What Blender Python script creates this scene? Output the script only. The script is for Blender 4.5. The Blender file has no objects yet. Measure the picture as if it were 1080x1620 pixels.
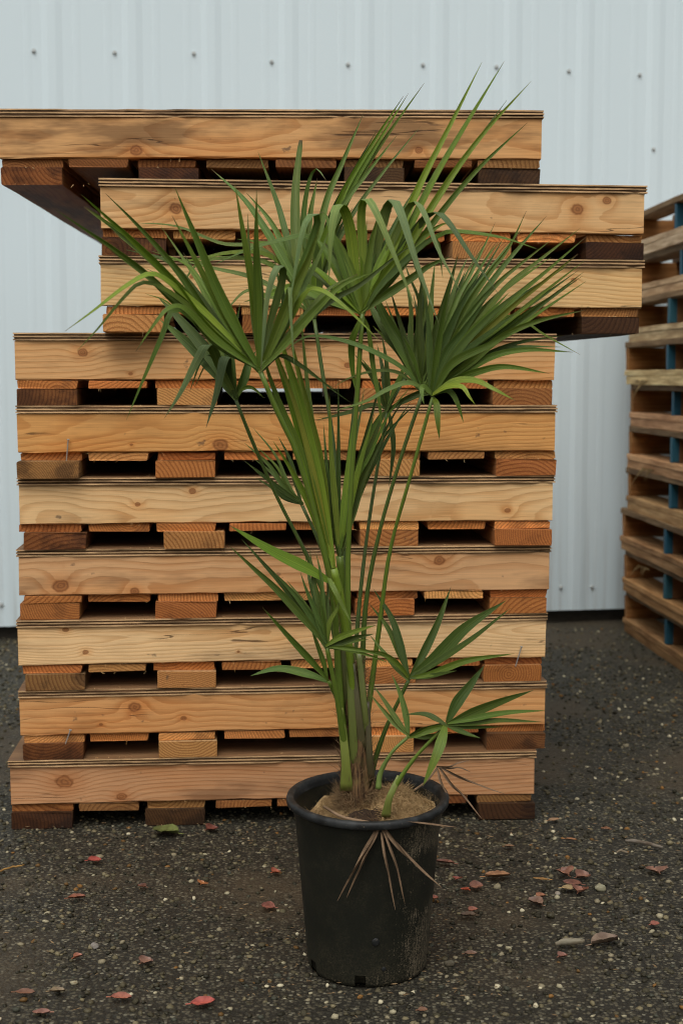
import bpy, bmesh, math, random
import numpy as np
from mathutils import Vector, Matrix, noise
R = math.radians
random.seed(7); np.random.seed(7)
scene = bpy.context.scene
scene.render.engine = 'CYCLES'

# ---------------------------------------------------------------- camera, sky, sun, exposure
F_PX, PITCH, CAM_H = 2250.0, R(5.46), 1.043          # 50 mm lens on a 24 x 36 upright frame
cam_d = bpy.data.cameras.new('camera'); cam = bpy.data.objects.new('camera', cam_d)
scene.collection.objects.link(cam); scene.camera = cam
cam.location = (0, 0, CAM_H); cam.rotation_euler = (R(90) - PITCH, 0, 0)
cam_d.sensor_fit = 'VERTICAL'; cam_d.sensor_height = 36; cam_d.sensor_width = 24; cam_d.lens = 50
cam_d.clip_start = 0.05; cam_d.clip_end = 300
cam_d.dof.use_dof = True; cam_d.dof.focus_distance = 2.7; cam_d.dof.aperture_fstop = 5.0

SUN_EL, SUN_AZ = R(58), R(190)                       # overcast, the light a little from behind left
world = bpy.data.worlds.new('World'); scene.world = world; world.use_nodes = True
wn = world.node_tree.nodes; wl = world.node_tree.links; wn.clear()
sky = wn.new('ShaderNodeTexSky'); sky.sky_type = 'NISHITA'; sky.sun_disc = False
sky.sun_elevation = SUN_EL; sky.sun_rotation = SUN_AZ
sky.air_density = 1.0; sky.dust_density = 6.0; sky.ozone_density = 1.0
hs = wn.new('ShaderNodeHueSaturation'); hs.inputs['Saturation'].default_value = 0.14
bg = wn.new('ShaderNodeBackground'); bg.inputs['Strength'].default_value = 0.10
wo = wn.new('ShaderNodeOutputWorld')
wl.new(sky.outputs[0], hs.inputs['Color']); wl.new(hs.outputs[0], bg.inputs[0]); wl.new(bg.outputs[0], wo.inputs[0])
sun_d = bpy.data.lights.new('sun', 'SUN'); sun = bpy.data.objects.new('sun', sun_d)
scene.collection.objects.link(sun)
sun_d.energy = 0.7; sun_d.angle = R(60); sun_d.color = (1.0, 0.96, 0.90)
sd = Vector((math.sin(SUN_AZ) * math.cos(SUN_EL), math.cos(SUN_AZ) * math.cos(SUN_EL), math.sin(SUN_EL)))
sun.rotation_euler = sd.to_track_quat('Z', 'Y').to_euler(); sun.location = (-2, -4, 6)
vs = scene.view_settings
vs.view_transform = 'Standard'; vs.look = 'None'; vs.gamma = 1; vs.use_curve_mapping = False; vs.exposure = 0.30

cy_ = scene.cycles
cy_.max_bounces = 6; cy_.diffuse_bounces = 3; cy_.glossy_bounces = 2; cy_.transmission_bounces = 2; cy_.caustics_reflective = False; cy_.caustics_refractive = False
cy_.use_denoising = True; cy_.denoiser = 'OPENIMAGEDENOISE'; cy_.denoising_input_passes = 'RGB_ALBEDO_NORMAL'; cy_.sample_clamp_indirect = 2.0; cy_.use_adaptive_sampling = True; cy_.adaptive_threshold = 0.015; cy_.pixel_filter_type = 'BLACKMAN_HARRIS'; cy_.filter_width = 1.0

# ---------------------------------------------------------------- helpers
col = scene.collection
def at(px, py, D):
    """point of the photograph (1080 x 1620) at distance D in front of the camera, as world coordinates"""
    v = (py - 810.0) / F_PX
    zc = D / (math.cos(PITCH) - v * math.sin(PITCH))
    return Vector(((px - 540.0) / F_PX * zc, D, CAM_H - zc * (math.sin(PITCH) + v * math.cos(PITCH))))
def link(o, parent=None):
    col.objects.link(o)
    if parent is not None: o.parent = parent
    return o
def tag(o, label=None, cat=None, group=None, kind=None):
    if label: o['label'] = label
    if cat: o['category'] = cat
    if group: o['group'] = group
    if kind: o['kind'] = kind
    return o
def empty(name, loc=(0, 0, 0), rz=0):
    o = bpy.data.objects.new(name, None); o.location = loc; o.rotation_euler = (0, 0, rz); o.empty_display_size = 0.1
    return link(o)
def mesh(name, verts, faces, mats, smooth=False, mi=None):
    m = bpy.data.meshes.new(name); m.from_pydata([tuple(v) for v in verts], [], faces)
    for k in (mats if isinstance(mats, (list, tuple)) else [mats]): m.materials.append(k)
    if mi is not None: m.polygons.foreach_set('material_index', mi)
    if smooth: m.polygons.foreach_set('use_smooth', [True] * len(m.polygons))
    m.update(); return m
def obj(name, me, parent=None, loc=(0, 0, 0), rot=(0, 0, 0), color=None):
    o = bpy.data.objects.new(name, me); o.location = loc; o.rotation_euler = rot
    if color: o.color = (*color, 1)
    return link(o, parent)
def from_bm(bm, name, mats, smooth=False):
    m = bpy.data.meshes.new(name); bm.to_mesh(m); bm.free()
    for k in (mats if isinstance(mats, (list, tuple)) else [mats]): m.materials.append(k)
    if smooth: m.polygons.foreach_set('use_smooth', [True] * len(m.polygons))
    return m
def s2l(r, g, b):
    f = lambda c: c / 255 / 12.92 if c <= 10.3 else ((c / 255 + 0.055) / 1.055) ** 2.4
    return (f(r), f(g), f(b))

class NT:
    """small wrapper that writes node graphs as expressions"""
    def __init__(s, name):
        s.m = bpy.data.materials.new(name); s.m.use_nodes = True
        s.t = s.m.node_tree; s.t.nodes.clear()
        s.out = s.t.nodes.new('ShaderNodeOutputMaterial')
    def n(s, t): return s.t.nodes.new(t)
    def put(s, sock, v):
        if isinstance(v, bpy.types.NodeSocket): s.t.links.new(v, sock)
        elif v is not None: sock.default_value = v
    def math(s, op, a, b=None, c=None, clamp=False):
        k = s.n('ShaderNodeMath'); k.operation = op; k.use_clamp = clamp
        for i, v in enumerate((a, b, c)):
            if v is not None: s.put(k.inputs[i], v)
        return k.outputs[0]
    def add(s, a, b): return s.math('ADD', a, b)
    def sub(s, a, b): return s.math('SUBTRACT', a, b)
    def mul(s, a, b): return s.math('MULTIPLY', a, b)
    def vec(s, x, y, z):
        k = s.n('ShaderNodeCombineXYZ')
        for i, v in enumerate((x, y, z)): s.put(k.inputs[i], v)
        return k.outputs[0]
    def sep(s, v):
        k = s.n('ShaderNodeSeparateXYZ'); s.put(k.inputs[0], v); return k.outputs
    def noise(s, v, scale=1.0, detail=2.0, rough=0.5, dist=0.0):
        k = s.n('ShaderNodeTexNoise'); s.put(k.inputs['Vector'], v); s.put(k.inputs['Scale'], scale)
        s.put(k.inputs['Detail'], detail); s.put(k.inputs['Roughness'], rough); s.put(k.inputs['Distortion'], dist)
        return k.outputs
    def vor(s, v, scale, feature='F1'):
        k = s.n('ShaderNodeTexVoronoi'); k.feature = feature; s.put(k.inputs['Vector'], v); s.put(k.inputs['Scale'], scale)
        return k.outputs
    def smooth(s, x, a, b, lo=0.0, hi=1.0):
        k = s.n('ShaderNodeMapRange'); k.interpolation_type = 'SMOOTHSTEP'
        for i, v in enumerate((x, a, b, lo, hi)): s.put(k.inputs[i], v)
        return k.outputs[0]
    def mix(s, f, a, b, mode='MIX'):
        k = s.n('ShaderNodeMix'); k.data_type = 'RGBA'; k.blend_type = mode; k.clamp_factor = True
        s.put(k.inputs[0], f)
        for i, v in ((6, a), (7, b)):
            s.put(k.inputs[i], (*v, 1) if isinstance(v, tuple) and len(v) == 3 else v)
        return k.outputs[2]
    def grey(s, f): return s.vec(f, f, f)
    def bsdf(s, color, rough=0.6, spec=0.4, bump=None, bs=0.3, bd=0.002, **kw):
        k = s.n('ShaderNodeBsdfPrincipled')
        s.put(k.inputs['Base Color'], (*color, 1) if isinstance(color, tuple) and len(color) == 3 else color)
        s.put(k.inputs['Roughness'], rough); s.put(k.inputs['Specular IOR Level'], spec)
        for a, v in kw.items(): s.put(k.inputs[a], v)
        if bump is not None:
            b = s.n('ShaderNodeBump'); s.put(b.inputs['Height'], bump); b.inputs['Strength'].default_value = bs
            b.inputs['Distance'].default_value = bd; s.t.links.new(b.outputs[0], k.inputs['Normal'])
        s.t.links.new(k.outputs[0], s.out.inputs[0]); s.b = k
        return s.m
    def coord(s, which='Object'): return s.n('ShaderNodeTexCoord').outputs[which]
    def info(s): return s.n('ShaderNodeObjectInfo').outputs
    def prop(s, name):
        k = s.n('ShaderNodeAttribute'); k.attribute_type = 'OBJECT'; k.attribute_name = name; return k.outputs

# ---------------------------------------------------------------- materials
def wood_material(name='sawn_softwood', rough_saw=0.0):
    g = NT(name); P = g.coord(); x, y, z = g.sep(P); inf = g.info(); rnd = inf['Random']
    r2 = g.math('FRACT', g.mul(rnd, 17.13)); r3 = g.math('FRACT', g.mul(rnd, 71.7)); r4 = g.math('FRACT', g.mul(rnd, 233.3))
    off = g.mul(rnd, 90.0)
    n1 = g.sep(g.noise(g.vec(g.add(g.mul(x, 1.5), off), g.mul(y, 3.0), g.mul(z, 3.0)), 1.0, 1.5)['Color'])
    cy = g.add(g.mul(g.sub(r2, 0.5), 0.30), g.mul(g.sub(n1[0], 0.5), 0.10))
    cz = g.add(g.mul(g.sub(r3, 0.5), 0.26), g.mul(g.sub(n1[1], 0.5), 0.10))
    dy = g.sub(y, cy); dz = g.sub(z, cz)
    r = g.math('SQRT', g.add(g.mul(dy, dy), g.mul(dz, dz)))
    n2 = g.noise(g.vec(g.add(g.mul(x, 5.0), off), g.mul(y, 28.0), g.mul(z, 28.0)), 1.0, 3.0)[0]
    r = g.add(r, g.mul(g.sub(n2, 0.5), 0.007))
    # knots: (x, z, radius) custom properties of the piece
    kin = None; kring = None
    kn = g.noise(g.vec(g.mul(x, 60.0), g.mul(y, 60.0), g.mul(z, 60.0)), 1.0, 2.0)[0]
    for nm in ('knot_a', 'knot_b', 'knot_c'):
        kx, kz, kr = g.sep(g.prop(nm)['Vector'])
        krs = g.math('MAXIMUM', kr, 0.0005)
        ex = g.math('DIVIDE', g.mul(g.sub(x, kx), 0.78), krs); ez = g.math('DIVIDE', g.sub(z, kz), krs)
        d = g.math('SQRT', g.add(g.mul(ex, ex), g.mul(ez, ez)))
        d = g.add(d, g.mul(g.sub(kn, 0.5), 0.75))
        bump = g.mul(kr, g.math('EXPONENT', g.mul(g.mul(d, d), -0.16)))
        r = g.add(r, g.mul(bump, 1.1))
        inside = g.mul(g.smooth(d, 1.08, 0.78), g.math('GREATER_THAN', kr, 0.001))
        halo = g.mul(g.smooth(d, 3.0, 0.9), g.math('GREATER_THAN', kr, 0.001))
        rr = g.math('SINE', g.mul(d, 15.0))
        kin = inside if kin is None else g.math('MAXIMUM', kin, inside)
        kring = g.mul(inside, rr) if kring is None else g.add(kring, g.mul(inside, rr))
        khalo = halo if nm == 'knot_a' else g.math('MAXIMUM', khalo, halo)
    freq = g.math('DIVIDE', 1.0, g.add(0.0045, g.mul(r4, 0.0055)))
    saw = g.math('FRACT', g.mul(r, freq))
    late = g.mul(g.smooth(saw, 0.35, 0.90), g.smooth(saw, 1.0, 0.93))
    fib = g.noise(g.vec(g.add(g.mul(x, 9.0), off), g.mul(y, 330.0), g.mul(z, 330.0)), 1.0, 2.0)[0]
    blot = g.noise(g.vec(g.add(g.mul(x, 2.2), off), g.mul(y, 9.0), g.mul(z, 9.0)), 1.0, 3.0)[0]
    nx = g.math('ABSOLUTE', g.sep(g.coord('Normal'))[0]); end = g.smooth(nx, 0.6, 0.8)
    base = inf['Color']
    dark = g.mix(1.0, base, (0.66, 0.50, 0.35), 'MULTIPLY')
    strength = g.add(0.22, g.mul(blot, 0.55))
    c = g.mix(g.mul(late, strength), base, dark)
    c = g.mix(g.mul(g.smooth(blot, 0.48, 0.68), 0.55), c, g.mix(1.0, c, (0.95, 0.76, 0.54), 'MULTIPLY'))
    c = g.mix(1.0, c, g.grey(g.add(0.78, g.mul(fib, 0.44))), 'MULTIPLY')
    fl = g.noise(g.vec(g.add(g.mul(x, 3.0), off), g.mul(y, 760.0), g.mul(z, 760.0)), 1.0, 3.0, 0.7)[0]
    c = g.mix(g.mul(g.smooth(fl, 0.56, 0.74), 0.45), c, g.mix(1.0, c, (0.62, 0.50, 0.40), 'MULTIPLY'))
    ck = g.noise(g.vec(g.add(g.mul(x, 1.6), off), g.mul(y, 30.0), g.mul(z, 30.0)), 1.0, 3.0, 0.55)[0]
    ckm = g.noise(g.vec(g.add(g.mul(x, 2.5), g.mul(rnd, 13.0)), g.mul(y, 12.0), g.mul(z, 12.0)), 1.0, 1.0)[0]
    crack = g.mul(g.smooth(g.math('ABSOLUTE', g.sub(ck, 0.5)), 0.010, 0.003), g.smooth(ckm, 0.60, 0.68))
    c = g.mix(g.mul(crack, 0.75), c, s2l(70, 46, 28))
    # saw marks across the grain
    sawm = g.math('SINE', g.add(g.mul(x, 1500.0), g.mul(n2, 30.0)))
    c = g.mix(1.0, c, g.grey(g.add(1.0, g.mul(sawm, 0.006))), 'MULTIPLY')
    # end grain: deeper orange, fuzzy
    fz = g.noise(g.vec(g.mul(x, 200.0), g.add(g.mul(y, 520.0), off), g.mul(z, 520.0)), 1.0, 3.0, 0.7)[0]
    ec = g.mix(g.mul(late, 0.90), g.mix(1.0, base, (0.95, 0.74, 0.50), 'MULTIPLY'), g.mix(1.0, base, (0.52, 0.32, 0.17), 'MULTIPLY'))
    ec = g.mix(1.0, ec, g.grey(g.add(0.18, g.mul(fz, 1.65))), 'MULTIPLY')
    c = g.mix(end, c, ec)
    c = g.mix(g.mul(khalo, g.sub(0.42, g.mul(end, 0.42))), c, g.mix(1.0, c, (0.86, 0.62, 0.40), 'MULTIPLY'))
    kc = g.mix(g.add(0.5, g.mul(kring, 0.34)), s2l(104, 56, 26), s2l(168, 106, 58))
    c = g.mix(g.mul(kin, g.sub(0.78, g.mul(end, 0.78))), c, kc)
    # grey stains and wet patches, strength given by the piece
    st = g.prop('stain')['Fac']
    sn = g.noise(g.vec(g.add(g.mul(x, 3.2), g.mul(rnd, 37.0)), g.mul(y, 12.0), g.mul(z, 16.0)), 1.0, 4.0, 0.6)[0]
    c = g.mix(g.mul(g.smooth(sn, g.sub(0.57, g.mul(st, 0.17)), g.sub(0.74, g.mul(st, 0.17))), g.math('MINIMUM', g.add(0.28, g.mul(st, 1.1)), 0.85)), c, g.mix(1.0, c, (0.36, 0.35, 0.36), 'MULTIPLY'))
    sp = g.noise(g.vec(g.add(g.mul(x, 22.0), off), g.mul(y, 30.0), g.mul(z, 30.0)), 1.0, 3.0, 0.6)[0]
    c = g.mix(g.mul(g.smooth(sp, 0.69, 0.76), 0.65), c, s2l(58, 52, 48))
    h = g.add(g.add(g.add(g.mul(late, -0.5), g.mul(crack, -2.0)), g.mul(fib, 0.5)), g.mul(end, g.mul(fz, 2.5)))
    return g.bsdf(c, g.add(0.62, g.mul(fib, 0.2)), 0.25, h, 0.45, 0.0012)
WOOD = wood_material()

def ply_edge(name, base):
    g = NT(name); x, y, z = g.sep(g.coord()); o = g.mul(g.info()['Random'], 50.0)
    n = g.noise(g.vec(g.add(g.mul(x, 7.0), o), g.mul(y, 7.0), g.mul(z, 260.0)), 1.0, 4.0, 0.65)[0]
    m = g.noise(g.vec(g.add(g.mul(x, 60.0), o), g.mul(y, 60.0), g.mul(z, 300.0)), 1.0, 2.0)[0]
    c = g.mix(g.smooth(n, 0.34, 0.58), tuple(v * 0.20 for v in base), base)
    c = g.mix(1.0, c, g.grey(g.add(0.6, g.mul(m, 0.8))), 'MULTIPLY')
    return g.bsdf(c, 0.75, 0.2, n, 0.5, 0.002)
PLY_LIGHT = ply_edge('plywood_face_ply', s2l(216, 176, 128))
PLY_DARK = ply_edge('plywood_cross_ply', s2l(104, 74, 48))
def ply_face():
    g = NT('plywood_sheet_face'); x, y, z = g.sep(g.coord()); o = g.mul(g.info()['Random'], 50.0)
    n = g.noise(g.vec(g.add(g.mul(x, 1.6), o), g.mul(y, 16.0), z), 1.0, 4.0, 0.6, 0.6)[0]
    f = g.noise(g.vec(g.add(g.mul(x, 12.0), o), g.mul(y, 220.0), z), 1.0, 2.0)[0]
    b = g.noise(g.vec(g.add(g.mul(x, 3.0), o), g.mul(y, 3.0), z), 1.0, 4.0)[0]
    c = g.mix(g.smooth(n, 0.35, 0.65), s2l(142, 108, 74), s2l(112, 80, 52))
    c = g.mix(1.0, c, g.grey(g.add(0.75, g.mul(f, 0.5))), 'MULTIPLY')
    c = g.mix(g.mul(g.smooth(b, 0.5, 0.7), 0.6), c, s2l(74, 62, 52))
    return g.bsdf(c, 0.7, 0.25, f, 0.3, 0.001)
PLY_FACE = ply_face()

def old_wood(name, mute):
    g = NT(name); x, y, z = g.sep(g.coord()); inf = g.info(); o = g.mul(inf['Random'], 70.0)
    f = g.noise(g.vec(g.add(g.mul(x, 5.0), o), g.mul(y, 90.0), g.mul(z, 90.0)), 1.0, 3.0, 0.6)[0]
    b = g.noise(g.vec(g.add(g.mul(x, 4.0), o), g.mul(y, 9.0), g.mul(z, 9.0)), 1.0, 3.0)[0]
    c = g.mix(g.smooth(f, 0.35, 0.7), g.mix(1.0, inf['Color'], (0.62, 0.55, 0.48), 'MULTIPLY'), inf['Color'])
    c = g.mix(g.mul(g.smooth(b, 0.48, 0.7), 0.5), c, g.mix(1.0, c, (0.45, 0.36, 0.30), 'MULTIPLY'))
    return g.bsdf(c, 0.8, 0.2, f, 0.5, 0.0015)
OLD = old_wood('weathered_wood', 0)

def wall_paint():
    g = NT('white_painted_steel'); P = g.coord(); x, y, z = g.sep(P)
    n = g.noise(P, 1.3, 4.0)[0]
    s = g.noise(g.vec(g.mul(x, 26.0), 0.0, g.mul(z, 0.9)), 1.0, 4.0, 0.6)[0]
    d = g.noise(P, 70.0, 2.0)[0]
    low = g.smooth(z, 0.75, 0.0)
    c = g.mix(g.mul(g.smooth(n, 0.35, 0.75), 0.12), s2l(220, 236, 240), s2l(206, 223, 228))
    c = g.mix(g.mul(g.mul(g.smooth(s, 0.42, 0.75), low), 0.45), c, s2l(150, 148, 138))
    c = g.mix(g.mul(g.smooth(d, 0.74, 0.80), g.mul(low, 0.7)), c, s2l(96, 90, 80))
    return g.bsdf(c, 0.42, 0.4, n, 0.04, 0.002)
WALLM = wall_paint()
def metal(name, c, rough=0.45):
    g = NT(name); n = g.noise(g.coord(), 150.0, 2.0)[0]
    return g.bsdf(g.mix(n, c, tuple(v * 0.7 for v in c)), rough, 0.5, Metallic=0.25)
SCREWM = metal('zinc_screw', s2l(214, 220, 218), 0.7); NAILM = metal('bright_nail', s2l(178, 178, 172), 0.35)
def concrete():
    g = NT('dark_footing'); n = g.noise(g.coord(), 30.0, 4.0)[0]
    return g.bsdf(g.mix(n, s2l(46, 43, 38), s2l(72, 68, 60)), 0.9, 0.1, n, 0.5, 0.004)
FOOT = concrete()

def ground_mat():
    g = NT('gravel_ground'); P = g.coord(); x, y, z = g.sep(P)
    v1 = g.vor(P, 135.0); v2 = g.vor(P, 90.0)
    big = g.noise(P, 1.7, 4.0, 0.6)[0]; mid = g.noise(P, 14.0, 3.0)[0]; fine = g.noise(P, 420.0, 3.0)[0]
    rc = g.sep(v1['Color'])
    c = g.mix(g.smooth(rc[0], 0.1, 1.0), s2l(44, 41, 31), s2l(88, 82, 65))
    c = g.mix(g.smooth(rc[1], 0.86, 0.95), c, s2l(120, 115, 96))
    c = g.mix(g.smooth(v1['Distance'], 0.35, 0.62), c, s2l(36, 33, 24))
    ma = g.n('ShaderNodeAttribute'); ma.attribute_name = 'mud'
    dirt = g.mul(ma.outputs['Fac'], g.smooth(mid, 0.22, 0.52))
    c = g.mix(g.mul(dirt, 0.75), c, g.mix(fine, s2l(56, 47, 33), s2l(88, 75, 55)))
    h = g.add(g.mul(g.sub(1.0, v1['Distance']), 0.6), g.add(g.mul(fine, 0.3), g.mul(mid, 0.6)))
    return g.bsdf(c, g.add(0.55, g.mul(fine, 0.3)), 0.35, h, 0.8, 0.006)
GROUND = ground_mat()
def stone_mat():
    g = NT('gravel_stones'); k = g.n('ShaderNodeNewGeometry'); r = k.outputs['Random Per Island']
    r2 = g.math('FRACT', g.mul(r, 57.7)); n = g.noise(g.coord(), 600.0, 2.0)[0]
    ramp = g.n('ShaderNodeValToRGB'); g.put(ramp.inputs[0], r); ramp.color_ramp.interpolation = 'CONSTANT'
    pal = [(0, (51, 47, 34)), (.18, (67, 62, 45)), (.36, (43, 40, 28)), (.50, (82, 75, 55)), (.63, (67, 67, 55)), (.72, (100, 92, 68)),
           (.80, (121, 111, 83)), (.86, (103, 76, 40)), (.89, (138, 128, 102)), (.935, (131, 94, 48)), (.955, (164, 155, 126)), (.983, (201, 191, 159))]
    e = ramp.color_ramp.elements
    while len(e) < len(pal): e.new(0.5)
    for q, (p, c) in zip(e, pal): q.position = p; q.color = (*s2l(*c), 1)
    c = g.mix(1.0, ramp.outputs[0], g.grey(g.add(0.62, g.mul(n, 0.6))), 'MULTIPLY')
    return g.bsdf(c, g.add(0.5, g.mul(r2, 0.3)), 0.25, n, 0.3, 0.001)
STONE = stone_mat()

def leaf_mat(name, under):
    g = NT(name); uv = g.n('ShaderNodeUVMap').outputs[0]; u, v, _ = g.sep(uv); inf = g.info(); P = g.coord()
    r = inf['Random']
    vein = g.noise(g.vec(g.mul(u, 22.0), g.add(g.mul(v, 1.5), g.mul(r, 60.0)), r), 1.0, 2.0, 0.6)[0]
    blot = g.noise(P, 14.0, 3.0)[0]
    base = inf['Color']
    if under: base = g.mix(0.50, g.mix(1.0, base, (1.25, 1.25, 1.5), 'MULTIPLY'), s2l(124, 142, 104))
    c = g.mix(g.smooth(vein, 0.35, 0.7), g.mix(1.0, base, (0.66, 0.74, 0.62), 'MULTIPLY'), base)
    mid = g.smooth(g.math('ABSOLUTE', g.sub(u, 0.5)), 0.07, 0.0)
    c = g.mix(g.mul(mid, 0.40), c, g.mix(1.0, base, (1.5, 1.35, 1.25), 'MULTIPLY'))
    c = g.mix(g.mul(g.smooth(blot, 0.45, 0.75), 0.35), c, g.mix(1.0, c, (1.35, 1.1, 0.75), 'MULTIPLY'))
    edge = g.smooth(g.math('ABSOLUTE', g.sub(u, 0.5)), 0.46, 0.5)
    c = g.mix(g.mul(edge, 0.35), c, s2l(150, 150, 84))
    tipm = g.smooth(v, g.add(0.90, g.mul(g.math('FRACT', g.mul(r, 31.0)), 0.10)), 1.02)
    c = g.mix(tipm, c, s2l(104, 74, 56))
    h = g.add(vein, g.mul(mid, 0.6))
    m = g.bsdf(c, 0.46 if not under else 0.58, 0.32, h, 0.6, 0.0010)
    tr = g.n('ShaderNodeBsdfTranslucent'); g.put(tr.inputs[0], g.mix(1.0, c, (1.3, 1.5, 0.6), 'MULTIPLY'))
    ms = g.n('ShaderNodeMixShader'); ms.inputs[0].default_value = 0.24
    g.t.links.new(g.b.outputs[0], ms.inputs[1]); g.t.links.new(tr.outputs[0], ms.inputs[2]); g.t.links.new(ms.outputs[0], g.out.inputs[0])
    return m
LEAF_UP = leaf_mat('palm_leaf_upper', False); LEAF_DN = leaf_mat('palm_leaf_underside', True)
def plain_leaf(name):
    g = NT(name); inf = g.info(); P = g.coord(); n = g.noise(P, 60.0, 3.0)[0]; n2 = g.noise(P, 260.0, 2.0)[0]
    x, y, z = g.sep(P)
    c = g.mix(g.smooth(n, 0.35, 0.7), inf['Color'], g.mix(1.0, inf['Color'], (0.55, 0.50, 0.48), 'MULTIPLY'))
    c = g.mix(g.smooth(g.math('ABSOLUTE', y), 0.0012, 0.0004), c, g.mix(1.0, inf['Color'], (1.35, 1.25, 1.1), 'MULTIPLY'))
    c = g.mix(g.mul(g.smooth(n2, 0.66, 0.72), 0.5), c, s2l(60, 48, 38))
    return g.bsdf(c, 0.45, 0.4, n, 0.3, 0.001)
LITTER = plain_leaf('fallen_leaf')
def petiole_mat():
    g = NT('palm_petiole'); inf = g.info(); P = g.coord(); x, y, z = g.sep(P)
    n = g.noise(g.vec(g.mul(x, 260.0), g.mul(y, 260.0), g.mul(z, 8.0)), 1.0, 2.0)[0]; b = g.noise(P, 18.0, 3.0)[0]
    c = g.mix(n, g.mix(1.0, inf['Color'], (0.65, 0.7, 0.65), 'MULTIPLY'), inf['Color'])
    c = g.mix(g.mul(g.smooth(b, 0.58, 0.78), 0.35), c, s2l(96, 74, 40))
    return g.bsdf(c, 0.42, 0.45, n, 0.25, 0.001)
PETIOLE = petiole_mat()
def fibre_mat(name, a, b, sc=300.0):
    g = NT(name); P = g.coord(); k = g.n('ShaderNodeNewGeometry'); r = k.outputs['Random Per Island']
    n = g.noise(P, sc, 3.0)[0]; l = g.noise(P, 26.0, 3.0)[0]
    c = g.mix(g.math('FRACT', g.add(g.mul(r, 0.7), g.mul(n, 0.6))), a, b)
    c = g.mix(g.mul(g.smooth(l, 0.46, 0.68), 0.45), c, tuple(v * 0.35 for v in a))
    return g.bsdf(c, 0.85, 0.15, n, 0.8, 0.003)
COIR = fibre_mat('coir_fibre', s2l(124, 98, 64), s2l(192, 162, 116))
def bark_mat():
    g = NT('palm_bark'); P = g.coord(); x, y, z = g.sep(P)
    f = g.noise(g.vec(g.mul(x, 260.0), g.mul(y, 260.0), g.mul(z, 22.0)), 1.0, 4.0, 0.65)[0]; b = g.noise(P, 30.0, 3.0)[0]
    c = g.mix(g.smooth(f, 0.32, 0.68), s2l(44, 30, 20), s2l(128, 98, 66))
    c = g.mix(g.mul(g.smooth(b, 0.5, 0.68), 0.5), c, s2l(112, 104, 60)); c = g.mix(g.mul(g.smooth(b, 0.48, 0.3), 0.6), c, s2l(52, 34, 24))
    return g.bsdf(c, 0.8, 0.2, f, 0.9, 0.003)
BARK = bark_mat()
BARKF = fibre_mat('palm_bark_fibre', s2l(70, 52, 34), s2l(150, 124, 90))
DRY = fibre_mat('dry_leaf', s2l(84, 62, 44), s2l(160, 134, 106), 45.0)
def pot_mat():
    g = NT('black_nursery_plastic'); P = g.coord(); x, y, z = g.sep(P)
    ang = g.math('ARCTAN2', y, x)
    st = g.noise(g.vec(g.mul(ang, 46.0), g.mul(z, 20.0), 0.0), 1.0, 4.0, 0.7)[0]
    sp = g.noise(P, 330.0, 3.0, 0.7)[0]; big = g.noise(P, 9.0, 2.0)[0]
    right = g.smooth(x, 0.0, 0.085); low = g.smooth(z, 0.10, 0.0)
    reg = g.math('MAXIMUM', g.math('MAXIMUM', g.mul(right, 1.25), 0.38), g.mul(low, 0.95))
    reg = g.mul(reg, g.smooth(big, 0.22, 0.6))
    m = g.mul(g.smooth(g.add(g.mul(st, 0.5), g.mul(sp, 0.5)), g.sub(0.70, g.mul(reg, 0.20)), g.sub(0.78, g.mul(reg, 0.17))), 0.62)
    scf = g.noise(P, 26.0, 4.0, 0.7)[0]
    dust = g.mul(g.smooth(sp, 0.3, 0.8), g.add(g.mul(g.smooth(scf, 0.4, 0.7), 0.30), g.add(0.05, g.mul(low, 0.35))))
    c = g.mix(dust, s2l(30, 31, 25), s2l(84, 77, 60))
    c = g.mix(m, c, g.mix(sp, s2l(98, 86, 68), s2l(150, 136, 112)))
    return g.bsdf(c, g.add(0.48, g.mul(m, 0.4)), 0.22, g.add(g.mul(m, 1.0), g.mul(sp, 0.2)), 0.25, 0.0015)
POT = pot_mat()
def rim_mat():
    g = NT('scuffed_black_plastic'); P = g.coord(); n = g.noise(P, 40.0, 3.0)[0]; s = g.noise(P, 200.0, 3.0, 0.7)[0]
    c = g.mix(g.mul(g.smooth(n, 0.4, 0.7), 0.5), s2l(30, 31, 30), s2l(66, 68, 68))
    c = g.mix(g.mul(g.smooth(s, 0.62, 0.70), 0.5), c, s2l(120, 108, 90))
    return g.bsdf(c, 0.5, 0.28, s, 0.2, 0.001)
RIM = rim_mat()
def paint_blue():
    g = NT('blue_painted_wood'); P = g.coord(); x, y, z = g.sep(P); n = g.noise(g.vec(g.mul(x, 8.0), g.mul(y, 50.0), g.mul(z, 50.0)), 1.0, 4.0, 0.6)[0]
    r = g.info()['Random']
    c = g.mix(r, s2l(26, 78, 100), s2l(46, 92, 102))
    c = g.mix(g.smooth(n, 0.58, 0.7), c, s2l(96, 84, 64))
    c = g.mix(g.smooth(g.math('ABSOLUTE', x), 0.482, 0.486), g.mix(n, s2l(96, 66, 40), s2l(140, 100, 62)), c)
    return g.bsdf(c, 0.6, 0.3, n, 0.3, 0.001)
BLUE = paint_blue()

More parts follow.
